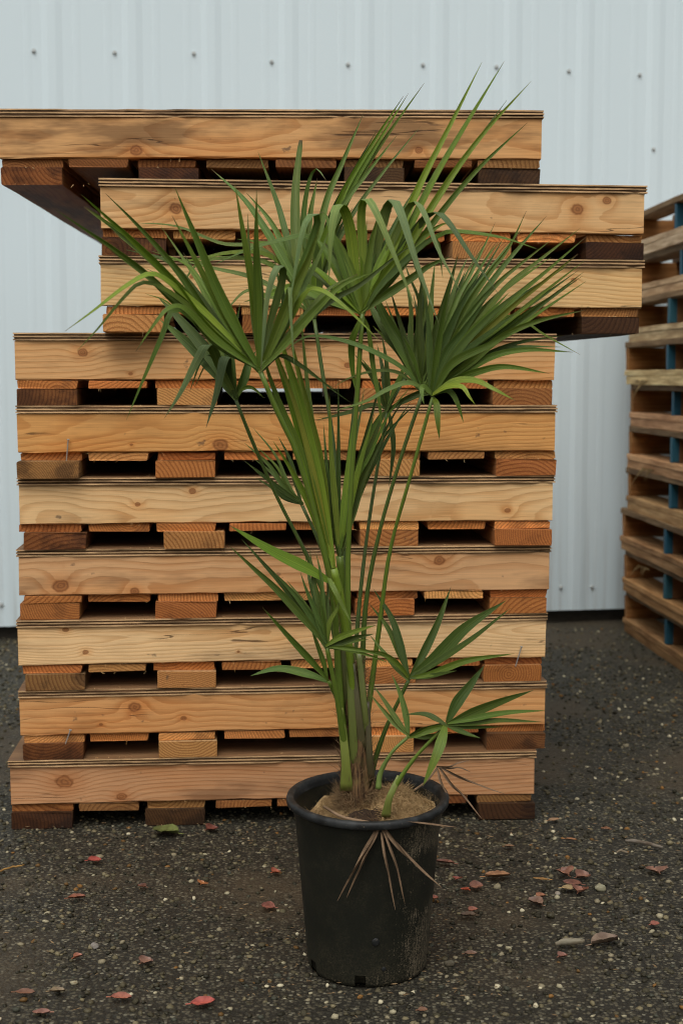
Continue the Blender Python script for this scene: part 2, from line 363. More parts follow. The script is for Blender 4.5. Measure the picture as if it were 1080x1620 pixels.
# ---------------------------------------------------------------- ground
def mud_at(a, b):
    d = noise.fractal(Vector((a * 1.25, b * 1.8, 3.3)), 1.0, 2.0, 4) + .20 * max(0.0, 2.7 - b) - .17
    t = min(1.0, max(0.0, (d + .02) / .42)); return t * t * (3 - 2 * t)
gx = [-60, -25, -10, -5] + list(np.linspace(-2.6, 2.8, 120)) + [5, 10, 25, 60]
gy = [-60, -20, -5, 0] + list(np.linspace(1.5, 6.2, 110)) + [9, 20, 60]
vs_ = [(x, y, 0) for y in gy for x in gx]; nx_ = len(gx)
fs = [(r * nx_ + c, r * nx_ + c + 1, (r + 1) * nx_ + c + 1, (r + 1) * nx_ + c) for r in range(len(gy) - 1) for c in range(nx_ - 1)]
gm = mesh('ground', vs_, fs, GROUND)
at_ = gm.attributes.new('mud', 'FLOAT', 'POINT'); at_.data.foreach_set('value', [mud_at(v[0], v[1]) for v in vs_])
tag(obj('ground', gm), kind='structure')

def stone_cloud(n, smin, smax, area, ico, seed, z0=0.0, mask=None):
    rng = np.random.default_rng(seed)
    if ico:
        bm = bmesh.new(); bmesh.ops.create_icosphere(bm, subdivisions=1, radius=1.0)
    else:
        bm = bmesh.new(); bmesh.ops.create_icosphere(bm, subdivisions=1, radius=1.0)
        bm.free(); bm = bmesh.new()
        vs_ = [bm.verts.new(v) for v in ((1, 0, 0), (0, 1, 0), (-1, 0, 0), (0, -1, 0), (0, 0, 1), (0, 0, -1))]
        for a in range(4):
            bm.faces.new((vs_[a], vs_[(a + 1) % 4], vs_[4])); bm.faces.new((vs_[(a + 1) % 4], vs_[a], vs_[5]))
    bm.verts.ensure_lookup_table()
    bv = np.array([v.co[:] for v in bm.verts]); bf = np.array([[v.index for v in f.verts] for f in bm.faces]); bm.free()
    x0, x1, y0, y1 = area
    px = rng.uniform(x0, x1, n); py = rng.uniform(y0, y1, n)
    keep = np.ones(n, bool)
    if mask is not None:
        keep = mask(px, py, rng)
    px, py = px[keep], py[keep]; n = len(px)
    s = smin + (smax - smin) * rng.beta(1.1, 4.0, n)
    sc = np.stack([s, s * rng.uniform(.62, 1.0, n), s * rng.uniform(.4, .75, n)], 1) * 0.5
    a = rng.uniform(0, 2 * math.pi, n); ca, sa = np.cos(a), np.sin(a)
    tl = rng.normal(0, .35, n); ct, st = np.cos(tl), np.sin(tl)
    V = bv[None] * (1 + rng.uniform(-.28, .28, (n, len(bv), 1))) * sc[:, None]
    X, Y, Z = V[..., 0], V[..., 1], V[..., 2]
    Y, Z = Y * ct[:, None] - Z * st[:, None], Y * st[:, None] + Z * ct[:, None]
    X, Y = X * ca[:, None] - Y * sa[:, None], X * sa[:, None] + Y * ca[:, None]
    V = np.stack([X + px[:, None], Y + py[:, None], Z + (z0 + sc[:, 2] * rng.uniform(-.25, .75, n))[:, None]], -1).reshape(-1, 3)
    Fc = (bf[None] + (np.arange(n) * len(bv))[:, None, None]).reshape(-1, 3)
    m = bpy.data.meshes.new('gravel'); m.vertices.add(len(V)); m.vertices.foreach_set('co', V.ravel().astype(np.float32))
    m.loops.add(Fc.size); m.loops.foreach_set('vertex_index', Fc.ravel().astype(np.int32))
    m.polygons.add(len(Fc)); m.polygons.foreach_set('loop_start', np.arange(0, Fc.size, 3, dtype=np.int32))
    m.polygons.foreach_set('use_smooth', np.ones(len(Fc), bool))
    m.update(calc_edges=True); m.validate(); m.materials.append(STONE)
    return m
def patch_mask(px, py, rng):
    d = np.array([mud_at(a, b) for a, b in zip(px, py)])
    p = np.clip(1.0 - d * .70, 0.25, 1.0)
    inview = np.abs(px) < 0.26 * py + 0.35
    under = (np.abs(px + .1) < .42) & (py > 3.45) & (py < 4.6)
    return (rng.random(len(px)) < p) & (inview | (rng.random(len(px)) < .30)) & ~under
tag(obj('gravel', stone_cloud(165000, .0045, .0120, (-1.9, 1.9, 1.8, 3.6), False, 3, mask=patch_mask)), 'fine dark gravel covering the yard', 'gravel', kind='stuff')
tag(obj('gravel', stone_cloud(75000, .0060, .0140, (-2.2, 2.3, 3.6, 5.9), False, 4, mask=patch_mask)), 'fine dark gravel towards the wall', 'gravel', kind='stuff')
tag(obj('gravel', stone_cloud(30000, .0085, .0210, (-2.0, 2.2, 1.8, 5.85), True, 5, mask=patch_mask)), 'larger pebbles among the gravel', 'gravel', kind='stuff')

# ---------------------------------------------------------------- ribbed metal wall
WA = math.atan2(0.44, 2.54); W0 = Vector((0.025, 5.80, 0))
wall = tag(empty('metal_wall', W0, WA), 'white ribbed sheet metal building wall behind the pallets', 'wall')
PER = 0.305; RIB = 0.068
def rib_profile():
    pts = [(-.5 * PER, 0)]
    for s in (-1, 1):
        seq = [(-.110, 0), (-.100, -.0009), (-.086, -.0009), (-.076, 0), (-.040, 0), (-.015, -.0048)] if s < 0 else \
              [(.015, -.0048), (.040, 0), (.076, 0), (.086, -.0009), (.100, -.0009), (.110, 0)]
        pts += seq
    return pts + [(.5 * PER, 0)]
prof = rib_profile()
WZ0, WZ1 = 0.055, 5.2
for k in range(-4, 5):
    vs_, fs = [], []
    line = []
    for j in range(3):
        c = RIB + (k * 3 + j) * PER
        for (a, b) in prof[(0 if j == 0 else 1):]: line.append((c + a, b))
    n = len(line)
    for zz in (WZ0, 1.2, 2.36, WZ1):
        for (a, b) in line: vs_.append((a, b, zz))
    for zz in (WZ0, WZ1):
        for (a, b) in line: vs_.append((a, b + .012, zz))
    for r in range(3):
        for i in range(n - 1): fs.append((r * n + i, r * n + i + 1, (r + 1) * n + i + 1, (r + 1) * n + i))
    for i in range(n - 1): fs.append((4 * n + i + 1, 4 * n + i, i, i + 1)); 
    p = obj('wall_panel', mesh('wall_panel', vs_, fs, WALLM), wall)
bm = bmesh.new()
bmesh.ops.create_cone(bm, segments=16, radius1=.0085, radius2=.0078, depth=.003, cap_ends=True)
r_ = bmesh.ops.create_cone(bm, segments=6, radius1=.0052, radius2=.0048, depth=.006, cap_ends=True)
bmesh.ops.translate(bm, verts=r_['verts'], vec=(0, 0, .0035))
screw_me = from_bm(bm, 'screw', SCREWM)
def screw(s, z, y=-0.002): return obj('screw', screw_me, wall, (s, y - .002, z), (R(90), 0, 0))
for k in range(-7, 8):
    screw(k * PER, 2.285 + random.uniform(-.012, .012))
    screw(k * PER + random.uniform(-.004, .004), .150 + random.uniform(-.008, .008))
    screw(k * PER + .136, .150 + random.uniform(-.008, .008))
for k in (-8, -5, -2, 1, 4, 7):
    for zz in (.46, 1.22, 1.98, 2.74): screw(RIB + k * PER - .003, zz, -.0048)
fb = bmesh.new(); bmesh.ops.create_cube(fb, size=1)
bmesh.ops.scale(fb, verts=fb.verts, vec=(9.0, .3, .35)); fb_me = from_bm(fb, 'footing', FOOT)
obj('footing', fb_me, wall, (0, .19, -.10))

# ---------------------------------------------------------------- lumber
def strands(n, place, L, w, seed, curl=.5, up=.3):
    """n thin curved fibres, one mesh; place(rng) -> (point, outward direction)"""
    rng = random.Random(seed); vs_, fs = [], []
    for _ in range(n):
        p, d = place(rng); l = L * rng.uniform(.5, 1.4); ww = w * rng.uniform(.6, 1.3)
        side = d.cross(Vector((rng.uniform(-1, 1), rng.uniform(-1, 1), rng.uniform(-1, 1))))
        if side.length < 1e-4: continue
        side.normalize(); nrm = d.cross(side); b = len(vs_); q = p.copy(); dd = d.copy()
        for k in range(4):
            s_ = ww * (1 - k / 4.2)
            vs_ += [q - side * s_, q + side * s_, q + nrm * s_ * 1.4]
            q = q + dd * (l / 3); dd = (dd + Vector((rng.gauss(0, curl), rng.gauss(0, curl), rng.gauss(0, curl) * .6))).normalized()
        for k in range(3):
            for e in range(3):
                a0 = b + k * 3 + e; a1 = b + k * 3 + (e + 1) % 3; fs.append((a0, a1, a1 + 3, a0 + 3))
    return vs_, fs
def lumber_mesh(name, L, W, T, seed=0, mat=None, segs=10, bow=.0012, chip=.0012):
    """a sawn piece, length along local X, eased edges and a little warp"""
    rng = random.Random(seed); e = .0022
    ring = [(-W/2 + e, -T/2), (W/2 - e, -T/2), (W/2, -T/2 + e), (W/2, T/2 - e), (W/2 - e, T/2), (-W/2 + e, T/2), (-W/2, T/2 - e), (-W/2, -T/2 + e)]
    vs_, fs = [], []
    b1, b2 = rng.uniform(-bow, bow), rng.uniform(-bow, bow)
    for i in range(segs + 1):
        t = i / segs; x = -L/2 + L * t; s = math.sin(math.pi * t)
        for k, (y, z) in enumerate(ring):
            dx = rng.uniform(-.0018, .0018) if i in (0, segs) else 0
            jy = rng.uniform(-chip, chip) * .35; jz = rng.uniform(-chip, chip) * .35
            vs_.append((x + dx, y + b1 * s + jy, z + b2 * s + jz))
    for i in range(segs):
        for k in range(8):
            fs.append((i * 8 + k, (i + 1) * 8 + k, (i + 1) * 8 + (k + 1) % 8, i * 8 + (k + 1) % 8))
    fs.append(tuple(range(8))); n = segs * 8; fs.append(tuple(n + 7 - k for k in range(8)))
    fs = [tuple(reversed(f)) for f in fs]
    return mesh(name, vs_, fs, mat or WOOD)
PW, PD = 1.2192, 1.50
T_PLY, T_STR, T_BRD, T_RUN = .017, .089, .0185, .038
PH = T_PLY + T_STR + T_BRD + T_RUN                           # 0.1625
STR_ME = [lumber_mesh('stringer', PW, .038, T_STR, s, None, 30, .003, .0032) for s in range(4)]
BRD_ME = [lumber_mesh('deck_board', PD - .004, .140 - .003 * s, T_BRD - .0006 * s, 20 + s, None, 10, .002, .004) for s in range(4)]
RUN_ME = [lumber_mesh('runner', PD, .140 - .002 * s, T_RUN, 40 + s, None, 10, .001, .004) for s in range(4)]
def ply_mesh(seed):
    rng = random.Random(seed); vs_, fs, mi = [], [], []
    n = 5; h = T_PLY / n; seg = 46
    for k in range(n):
        o = (.004 if k % 2 == 0 else .0015); z0 = k * h + .0001; z1 = (k + 1) * h - .0001
        xs = [-PW/2 - o + (PW + 2 * o) * i / seg for i in range(seg + 1)]
        fr = []; gouge = 0
        for i in range(seg + 1):
            if rng.random() < .10: gouge = rng.uniform(.002, .008)
            elif rng.random() < .5: gouge = 0
            fr.append(-PD/2 - o - .002 + rng.uniform(0, .0016) + (gouge if k in (0, 4) else gouge * .3))
        b = len(vs_)
        for i in range(seg + 1): vs_ += [(xs[i], fr[i], z0), (xs[i], fr[i], z1), (xs[i], PD/2 + o, z0), (xs[i], PD/2 + o, z1)]
        m_edge = 1 if k % 2 == 0 else 2
        for i in range(seg):
            a = b + i * 4; c = a + 4
            fs += [(a, c, c + 1, a + 1), (a + 2, a + 3, c + 3, c + 2), (a + 1, c + 1, c + 3, a + 3), (a, a + 2, c + 2, c)]
            mi += [m_edge, m_edge, 0, 0]
        e = b + seg * 4
        fs += [(b, b + 1, b + 3, b + 2), (e, e + 2, e + 3, e + 1)]; mi += [m_edge, m_edge]
    return mesh('plywood_top', vs_, fs, [PLY_FACE, PLY_LIGHT, PLY_DARK], mi=mi)
PLY_ME = [ply_mesh(60 + s) for s in range(4)]
nb = bmesh.new(); bmesh.ops.create_cone(nb, segments=6, radius1=.0014, radius2=.0014, depth=.050, cap_ends=True)
r_ = bmesh.ops.create_cone(nb, segments=8, radius1=.0034, radius2=.0034, depth=.0015, cap_ends=True)
bmesh.ops.translate(nb, verts=r_['verts'], vec=(0, 0, .025))
NAIL_ME = from_bm(nb, 'nail', NAILM)

TONES = [(194, 138, 92), (186, 128, 80), (204, 160, 112), (178, 118, 74), (198, 150, 104)]
def shade(c, f=1.0, j=.06, rng=random):
    c = s2l(*c); k = f * (1 + rng.uniform(-j, j)); return (c[0] * k * 1.46, c[1] * k * 1.58, c[2] * k * 1.56)
def pallet(idx, ks, xl, yc_left, z, rot, tone, label, knots=(), stain=.15, end_dark=(1, 1, 1, 1), run_off=(0, 0, 0, 0), run_y=(0, 0, 0, 0), seed=0, nails=()):
    """xl, yc_left: world x, y of the front left corner; z: underside; rot: right end recedes"""
    rng = random.Random(seed + 11)
    root = tag(empty('wooden_pallet', (0, 0, z), rot), label, 'pallet', 'plywood topped pallets stacked behind the palm')
    d = Vector((math.cos(rot), math.sin(rot), 0)); b = Vector((-math.sin(rot), math.cos(rot), 0))
    cpos = Vector((xl, yc_left, z)) + d * PW/2 + b * PD/2
    root.location = cpos
    root.scale = (1, 1, ks)
    zr, zb, zs, zp = T_RUN / 2, T_RUN + T_BRD / 2, T_RUN + T_BRD + T_STR / 2, T_RUN + T_BRD + T_STR
    ids = (0, 2, 5, 7)
    pitch = (PW - .140) / 7
    for q, i in enumerate(ids):
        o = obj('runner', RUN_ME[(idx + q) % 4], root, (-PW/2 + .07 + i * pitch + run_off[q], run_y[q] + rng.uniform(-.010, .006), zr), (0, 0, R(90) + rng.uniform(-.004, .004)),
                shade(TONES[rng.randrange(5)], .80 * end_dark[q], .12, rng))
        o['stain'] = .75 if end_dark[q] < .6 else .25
    for i in range(8):
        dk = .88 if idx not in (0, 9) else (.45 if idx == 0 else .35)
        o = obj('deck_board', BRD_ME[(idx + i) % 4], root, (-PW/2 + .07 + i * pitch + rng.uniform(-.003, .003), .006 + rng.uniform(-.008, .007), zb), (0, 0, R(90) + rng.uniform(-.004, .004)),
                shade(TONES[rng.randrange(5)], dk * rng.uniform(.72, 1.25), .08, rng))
        o['stain'] = .3
    for k, yy in enumerate((-PD/2 + .019, -.27, .27, PD/2 - .019)):
        o = obj('stringer', STR_ME[(idx + k) % 4], root, (rng.uniform(-.001, .001), yy, zs), (0, 0, 0), shade(tone, 1.0, .03, rng) if k == 0 else shade(TONES[k], .9, .1, rng))
        if k == 0:
            for nm, kn in zip(('knot_a', 'knot_b', 'knot_c'), knots): o[nm] = [float(v) for v in kn]
            o['stain'] = float(stain)
    obj('plywood_top', PLY_ME[idx % 4], root, (0, 0, zp))
    def place_spl(q):
        x = -PW/2 + .07 + q.choice((0, 2, 5, 7, 1, 3, 4, 6)) * pitch + q.uniform(-.068, .068)
        return Vector((x, -PD/2 + .004, q.choice((.001, T_RUN, T_RUN + T_BRD, .001)) + q.uniform(-.001, .001))), Vector((q.gauss(0, .5), -.35, q.uniform(-.9, .3))).normalized()
    sv, sf = strands(46, place_spl, .0075, .00045, 700 + idx, .35)
    tag(obj('splinters', mesh('splinters', sv, sf, WOOD), root, color=shade((206, 168, 120))), kind='stuff')
    if idx == 6:                                     # added blockers that shut out light through the back of the fork slots
        for xx, ll, hh in ((-.42, .36, .034), (.40, .36, .034), (-.02, .34, .017)):
            obj('slot_blocker', lumber_mesh('slot_blocker', ll, .05, hh, 77), root, (xx, PD/2 - .2, hh / 2), (0, 0, 0), shade(TONES[1], .6))
    for (nx_, nz, tilt) in nails:
        obj('nail', NAIL_ME, root, (nx_, -PD/2 - .006, nz), (R(8), tilt, 0))
    return root
def kn(px, L, R_, zfrac, r):                         # knot from its pixel column: L, R_ = the stringer's ends
    return ((px - L) / (R_ - L) * PW - PW/2, (0.5 - zfrac) * T_STR, r)
YF = 3.200                                           # front left corners of the stack
def xl_of(px, py, D=YF): return at(px, py, D).x
ROWS = [ # px left, row y, rotation, stringer tone, label, knots, stain
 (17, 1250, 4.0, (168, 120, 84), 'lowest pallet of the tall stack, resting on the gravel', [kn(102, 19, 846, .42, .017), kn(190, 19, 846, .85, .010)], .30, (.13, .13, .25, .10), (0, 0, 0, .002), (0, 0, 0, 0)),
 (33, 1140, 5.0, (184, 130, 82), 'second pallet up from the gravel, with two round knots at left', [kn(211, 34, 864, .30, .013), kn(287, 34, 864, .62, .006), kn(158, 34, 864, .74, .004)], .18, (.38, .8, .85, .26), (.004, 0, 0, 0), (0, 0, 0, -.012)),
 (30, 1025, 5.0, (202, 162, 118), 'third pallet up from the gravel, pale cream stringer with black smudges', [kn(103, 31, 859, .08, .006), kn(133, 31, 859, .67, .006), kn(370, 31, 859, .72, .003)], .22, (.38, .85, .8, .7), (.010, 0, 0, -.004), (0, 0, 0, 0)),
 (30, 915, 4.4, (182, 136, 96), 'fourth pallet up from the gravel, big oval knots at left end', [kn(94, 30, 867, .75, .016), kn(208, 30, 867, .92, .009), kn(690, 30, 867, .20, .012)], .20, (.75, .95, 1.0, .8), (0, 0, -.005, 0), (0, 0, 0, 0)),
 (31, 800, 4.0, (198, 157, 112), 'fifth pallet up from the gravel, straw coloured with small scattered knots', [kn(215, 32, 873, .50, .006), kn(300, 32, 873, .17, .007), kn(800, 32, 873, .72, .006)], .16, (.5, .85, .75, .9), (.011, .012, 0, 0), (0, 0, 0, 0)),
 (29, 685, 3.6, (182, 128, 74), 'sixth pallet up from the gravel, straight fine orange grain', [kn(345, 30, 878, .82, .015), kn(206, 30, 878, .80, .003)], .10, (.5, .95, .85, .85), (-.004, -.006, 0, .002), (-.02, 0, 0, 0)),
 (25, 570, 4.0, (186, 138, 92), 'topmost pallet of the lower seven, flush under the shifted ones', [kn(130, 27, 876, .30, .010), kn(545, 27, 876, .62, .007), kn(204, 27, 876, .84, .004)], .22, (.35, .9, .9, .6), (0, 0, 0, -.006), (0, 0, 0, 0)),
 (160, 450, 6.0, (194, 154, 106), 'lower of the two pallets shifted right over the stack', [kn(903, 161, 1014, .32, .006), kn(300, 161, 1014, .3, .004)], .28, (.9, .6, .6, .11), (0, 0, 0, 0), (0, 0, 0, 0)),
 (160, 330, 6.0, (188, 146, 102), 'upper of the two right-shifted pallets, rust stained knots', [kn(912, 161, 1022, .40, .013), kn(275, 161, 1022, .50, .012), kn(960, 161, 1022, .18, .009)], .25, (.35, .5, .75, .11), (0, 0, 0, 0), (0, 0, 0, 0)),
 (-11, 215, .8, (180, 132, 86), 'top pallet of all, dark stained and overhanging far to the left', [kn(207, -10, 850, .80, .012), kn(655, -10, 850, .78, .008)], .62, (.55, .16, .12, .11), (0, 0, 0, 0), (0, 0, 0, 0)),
]
NAILS = {1: [(-.505, .047, .35)], 2: [(.545, .060, .25)], 5: [(-.500, .062, .12)]}
for i, (px, py, rot, tone, label, knots, stain, ed, ro, ry) in enumerate(ROWS):
    pallet(i, 1.0 if i < 7 else .1665 / PH, xl_of(px, py, YF - (.045 if i in (7, 8) else 0)), YF + (0, 0, 0, 0, 0, 0, 0, -.045, -.045, .06)[i], i * PH + .002 + max(0, i - 7) * (.1665 - PH), R(rot), tone, label, knots, stain, ed, ro, ry, seed=i * 5, nails=NAILS.get(i, ()))

# ---------------------------------------------------------------- old pallets at the right edge
OW, OL = 1.02, 1.20                                   # across (x), along (y)
oT, oS, oB, oR = .022, .090, .022, .034; OH = oT + oS + oB + oR
O_TOP = [lumber_mesh('deck_board', OL, .095, oT, 80 + s, OLD, 12, .004, .004) for s in range(4)]
O_STR = [lumber_mesh('stringer', OW, .038, oS, 90 + s, OLD, 8, .002, .003) for s in range(3)]
O_BLU = [lumber_mesh('stringer', OW, .027, oS - .001, 95 + s, BLUE, 8, .002, .003) for s in range(2)]
O_BOT = [lumber_mesh('bottom_board', OL - .006, .120, oB, 100 + s, OLD, 12, .003, .003) for s in range(3)]
O_RUN = [lumber_mesh('runner', OL - .004, .095, oR, 110 + s, OLD, 12, .003, .004) for s in range(3)]
def splinter_mesh(seed):
    rng = random.Random(seed); vs_, fs = [], []
    for _ in range(9):
        L = rng.uniform(.05, .16); a = rng.uniform(-.5, .5); b = rng.uniform(-.5, .1); w = rng.uniform(.002, .005)
        o = Vector((rng.uniform(-.10, .10), 0, 0)); d = Vector((math.cos(a) * math.cos(b), math.sin(a) * .3, math.sin(b))) * L
        n = len(vs_)
        for q in range(4):
            t = q / 3; p = o + d * t + Vector((0, 0, -.02 * t * t)); ww = w * (1 - t * .9)
            vs_ += [p + Vector((0, -ww, 0)), p + Vector((0, ww, ww)), p + Vector((0, 0, -ww))]
        for q in range(3):
            for e in range(3): fs.append((n + q * 3 + e, n + q * 3 + (e + 1) % 3, n + q * 3 + 3 + (e + 1) % 3, n + q * 3 + 3 + e))
    return mesh('splinter', vs_, fs, OLD)
SPL = [splinter_mesh(s) for s in range(3)]
ordn = ['lowest', 'second from the ground', 'third from the ground', 'fourth from the ground', 'fifth from the ground', 'sixth from the ground', 'seventh from the ground', 'third from the top', 'second from the top', 'topmost']
o_tone = [(150, 112, 76), (160, 118, 78), (156, 116, 80), (160, 124, 86), (176, 132, 96), (184, 138, 104), (196, 168, 124), (186, 158, 122), (180, 146, 114), (178, 150, 124)]
far = at(985, 997, 5.775); oa = R(3.4)
for i in range(10):
    rng = random.Random(300 + i)
    jx = (0, -.004, -.012, .004, .002, .012, -.010, 0, .02, .004)[i]; jy = rng.uniform(-.015, .015)
    root = tag(empty('old_pallet', (0, 0, 0), oa + rng.uniform(-.006, .006)),
               ('weathered old pallet with blue middle stringer at right edge, ' + ordn[i]), 'pallet', 'old blue striped pallets at the right edge')
    d = Vector((math.cos(oa), math.sin(oa), 0)); b = Vector((-math.sin(oa), math.cos(oa), 0))
    p = Vector((far.x + jx, far.y + jy, 0)) + d * OW/2 - b * OL/2; root.location = (p.x, p.y, i * OH + .002)
    for q, xx in enumerate((-OW/2 + .0475, 0, OW/2 - .0475)):
        obj('runner', O_RUN[(i + q) % 3], root, (xx, rng.uniform(-.01, .01), oR/2), (0, 0, R(90)), shade(o_tone[i], 1.0, .15, rng))
    for q, xx in enumerate((-OW/2 + .055, 0, OW/2 - .055)):
        obj('bottom_board', O_BOT[(i + q) % 3], root, (xx, rng.uniform(-.01, .01), oR + oB/2), (0, 0, R(90)), shade(o_tone[i], 1.05, .12, rng))
    for q, yy in enumerate((-OL/2 + .022, rng.uniform(-.03, .03), OL/2 - .022)):
        obj('stringer', (O_BLU if q == 1 else O_STR)[(i + q) % 2], root, (rng.uniform(-.004, .004), yy, oR + oB + oS/2), (0, 0, 0), shade((150, 104, 62), .9, .15, rng))
    for q in range(7):
        obj('deck_board', O_TOP[(i + q) % 4], root, (-OW/2 + .0475 + q * (OW - .095)/6 + rng.uniform(-.006, .006), rng.uniform(-.012, .012), OH - oT/2), (0, 0, R(90)), shade((118, 92, 66), .95, .2, rng))
    if i in (1, 6, 4):
        obj('splinter', SPL[i % 3], root, (-OW/2 - .004, .30, oR * .4 if i != 1 else OH - .03), (0, 0, R(90)), shade((176, 148, 106), 1, .1, rng))

# ---------------------------------------------------------------- nursery pot
PX, PY = at(581, 1400, 2.45).x, 2.45
pot = tag(empty('plant_pot', (PX, PY, .001)), 'black plastic nursery pot standing on the gravel, streaked with dried mud', 'pot')
pot.scale = (1, 1, 1.04); pot.rotation_euler.x = R(2.4); pot.location.z = .003   # leans a little on the uneven gravel
def lathe(profile, n=96, skip=None):
    vs_, fs = [], []
    for (r, z) in profile:
        for i in range(n):
            a = 2 * math.pi * i / n; vs_.append((r * math.cos(a), r * math.sin(a), z))
    for k in range(len(profile) - 1):
        for i in range(n):
            if skip and skip(k, 360.0 * (i + .5) / n): continue
            j = (i + 1) % n; fs.append((k * n + i, k * n + j, (k + 1) * n + j, (k + 1) * n + i))
    return vs_, fs
outer = [(.098, .0), (.105, .004), (.1065, .010), (.1075, .024), (.1078, .028), (.1155, .12), (.1235, .215), (.1275, .262), (.1300, .268), (.1308, .2845)]
inner = [(.1272, .2845), (.1255, .266), (.1250, .250), (.1236, .247), (.1232, .235), (.1218, .232), (.1130, .12), (.1050, .010), (.0, .010)]
NOTCH = (262, 352, 28, 142, 208)                      # drain slots round the foot
def skip(k, a): return k in (1, 2) and any(abs((a - c + 180) % 360 - 180) < 5.2 for c in NOTCH)
v1, f1 = lathe(outer, 144, skip); v2, f2 = lathe(inner, 144)
fs = f1 + [tuple(i + len(v1) for i in f) for f in f2]
bot = [tuple(reversed(range(144)))]
obj('pot_body', mesh('pot_body', v1 + v2, fs + bot, POT, True), pot)
rimp = [(.1265, .283), (.1325, .2845), (.1400, .2850), (.1422, .2870), (.1426, .2930), (.1412, .2970), (.1380, .2985), (.1325, .2980), (.1295, .2960), (.1280, .289), (.1265, .283)]
rv, rf = lathe(rimp, 144)
rv = [(x + .0006 * math.sin(3 * math.atan2(y, x)), y, z + .0008 * math.sin(2 * math.atan2(y, x) + 1) + random.uniform(-.0003, .0003)) for (x, y, z) in rv]
obj('rim', mesh('rim', rv, rf, RIM, True), pot)
def dimple(a, z, r):
    bm = bmesh.new(); bmesh.ops.create_uvsphere(bm, u_segments=12, v_segments=6, radius=r); bmesh.ops.scale(bm, verts=bm.verts, vec=(1, 1, .35))
    rr = .1085 + (z - .03) * .084
    obj('moulding_mark', from_bm(bm, 'moulding_mark', RIM, True), pot, (rr * math.cos(R(a)), rr * math.sin(R(a)), z), (R(90), 0, R(a - 270)))
dimple(276, .085, .007); dimple(284, .035, .004)

# coir and soil filling the pot
def mound_h(x, y):
    h = .264 + .014 * noise.noise(Vector((x * 22, y * 22, 1.7))) + .006 * noise.noise(Vector((x * 70, y * 70, 4.2)))
    h += .034 * math.exp(-(((x - .055) / .06) ** 2 + ((y - .02) / .06) ** 2)) + .020 * math.exp(-(((x + .050) / .038) ** 2 + ((y + .045) / .036) ** 2))
    h -= .022 * math.exp(-(((x + .080) / .05) ** 2 + ((y - .03) / .06) ** 2))
    return h - .020 * math.exp(-(((x + .005) / .035) ** 2 + ((y + .075) / .03) ** 2))
vs_, fs = [], []; NR, NA = 22, 64
for k in range(NR + 1):
    for i in range(NA):
        r = .1215 * k / NR; a = 2 * math.pi * i / NA; x, y = r * math.cos(a), r * math.sin(a); vs_.append((x, y, mound_h(x, y)))
for k in range(NR):
    for i in range(NA):
        j = (i + 1) % NA; fs.append((k * NA + i, k * NA + j, (k + 1) * NA + j, (k + 1) * NA + i))
soil = tag(empty('coir_mulch', (PX, PY, .010)), 'shaggy tan coconut fibre filling the black pot', 'mulch'); soil.rotation_euler.x = R(2.4)
obj('mulch_bed', mesh('mulch_bed', vs_, fs, COIR, True), soil)
vs_, fs = [], []                                     # dark damp earth round the stem
for k in range(9):
    for i in range(28):
        r = k / 8; a = 2 * math.pi * i / 28; x = -.012 + .046 * r * math.cos(a) * (1 + .2 * math.sin(3 * a)); y = -.040 + .050 * r * math.sin(a) * (1 + .15 * math.cos(2 * a))
        vs_.append((x, y, mound_h(x, y) + .007 * (1 - r ** 2) - .003 * r + .004 * noise.noise(Vector((x * 90, y * 90, 7)))))
for k in range(8):
    for i in range(28):
        j = (i + 1) % 28; fs.append((k * 28 + i, k * 28 + j, (k + 1) * 28 + j, (k + 1) * 28 + i))
def earth():
    g = NT('damp_earth'); n = g.noise(g.coord(), 220.0, 4.0, 0.7)[0]
    return g.bsdf(g.mix(g.smooth(n, 0.3, 0.7), s2l(34, 25, 18), s2l(74, 56, 40)), 0.85, 0.2, n, 0.9, 0.004)
obj('earth', mesh('earth', vs_, fs, earth(), True), soil)
def place_mulch(rng):
    while True:
        x, y = rng.uniform(-.122, .122), rng.uniform(-.122, .122)
        if math.hypot(x, y) < .1185 and (math.hypot((x + .012) / .046, (y + .04) / .05) > .9 or rng.random() < .12): break
    a = rng.uniform(0, 2 * math.pi)
    if math.hypot(x, y) > .075: a = math.atan2(-y, -x) + rng.uniform(-1.3, 1.3)
    return Vector((x, y, mound_h(x, y) - .002)), Vector((math.cos(a), math.sin(a), rng.uniform(0, .9))).normalized()
v_, f_ = strands(11000, place_mulch, .021, .00045, 5, .42)
tag(obj('loose_fibres', mesh('loose_fibres', v_, f_, COIR), soil), kind='stuff')

# ---------------------------------------------------------------- palm
BASE = at(563, 1268, PY); BASE.z = .255
palm = tag(empty('fan_palm', BASE), 'young fan palm with several fans growing out of the black pot', 'palm tree')
def to_palm(p): return Vector(p) - BASE
def catmull(P, n):
    P = [P[0] * 2 - P[1]] + P + [P[-1] * 2 - P[-2]]; out = []
    m = len(P) - 3
    for q in range(n + 1):
        t = q / n * m; i = min(int(t), m - 1); t -= i
        a, b, c, d = P[i:i + 4]
        out.append(.5 * ((2 * b) + (c - a) * t + (2 * a - 5 * b + 4 * c - d) * t * t + (3 * b - a - 3 * c + d) * t ** 3))
    return out
def resample(P, n):
    Q = catmull(P, 60); L = [0]
    for a, b in zip(Q, Q[1:]): L.append(L[-1] + (b - a).length)
    out = []; j = 0
    for q in range(n + 1):
        s = L[-1] * q / n
        while j < len(L) - 2 and L[j + 1] < s: j += 1
        out.append(Q[j].lerp(Q[j + 1], (s - L[j]) / max(1e-9, L[j + 1] - L[j])))
    return out
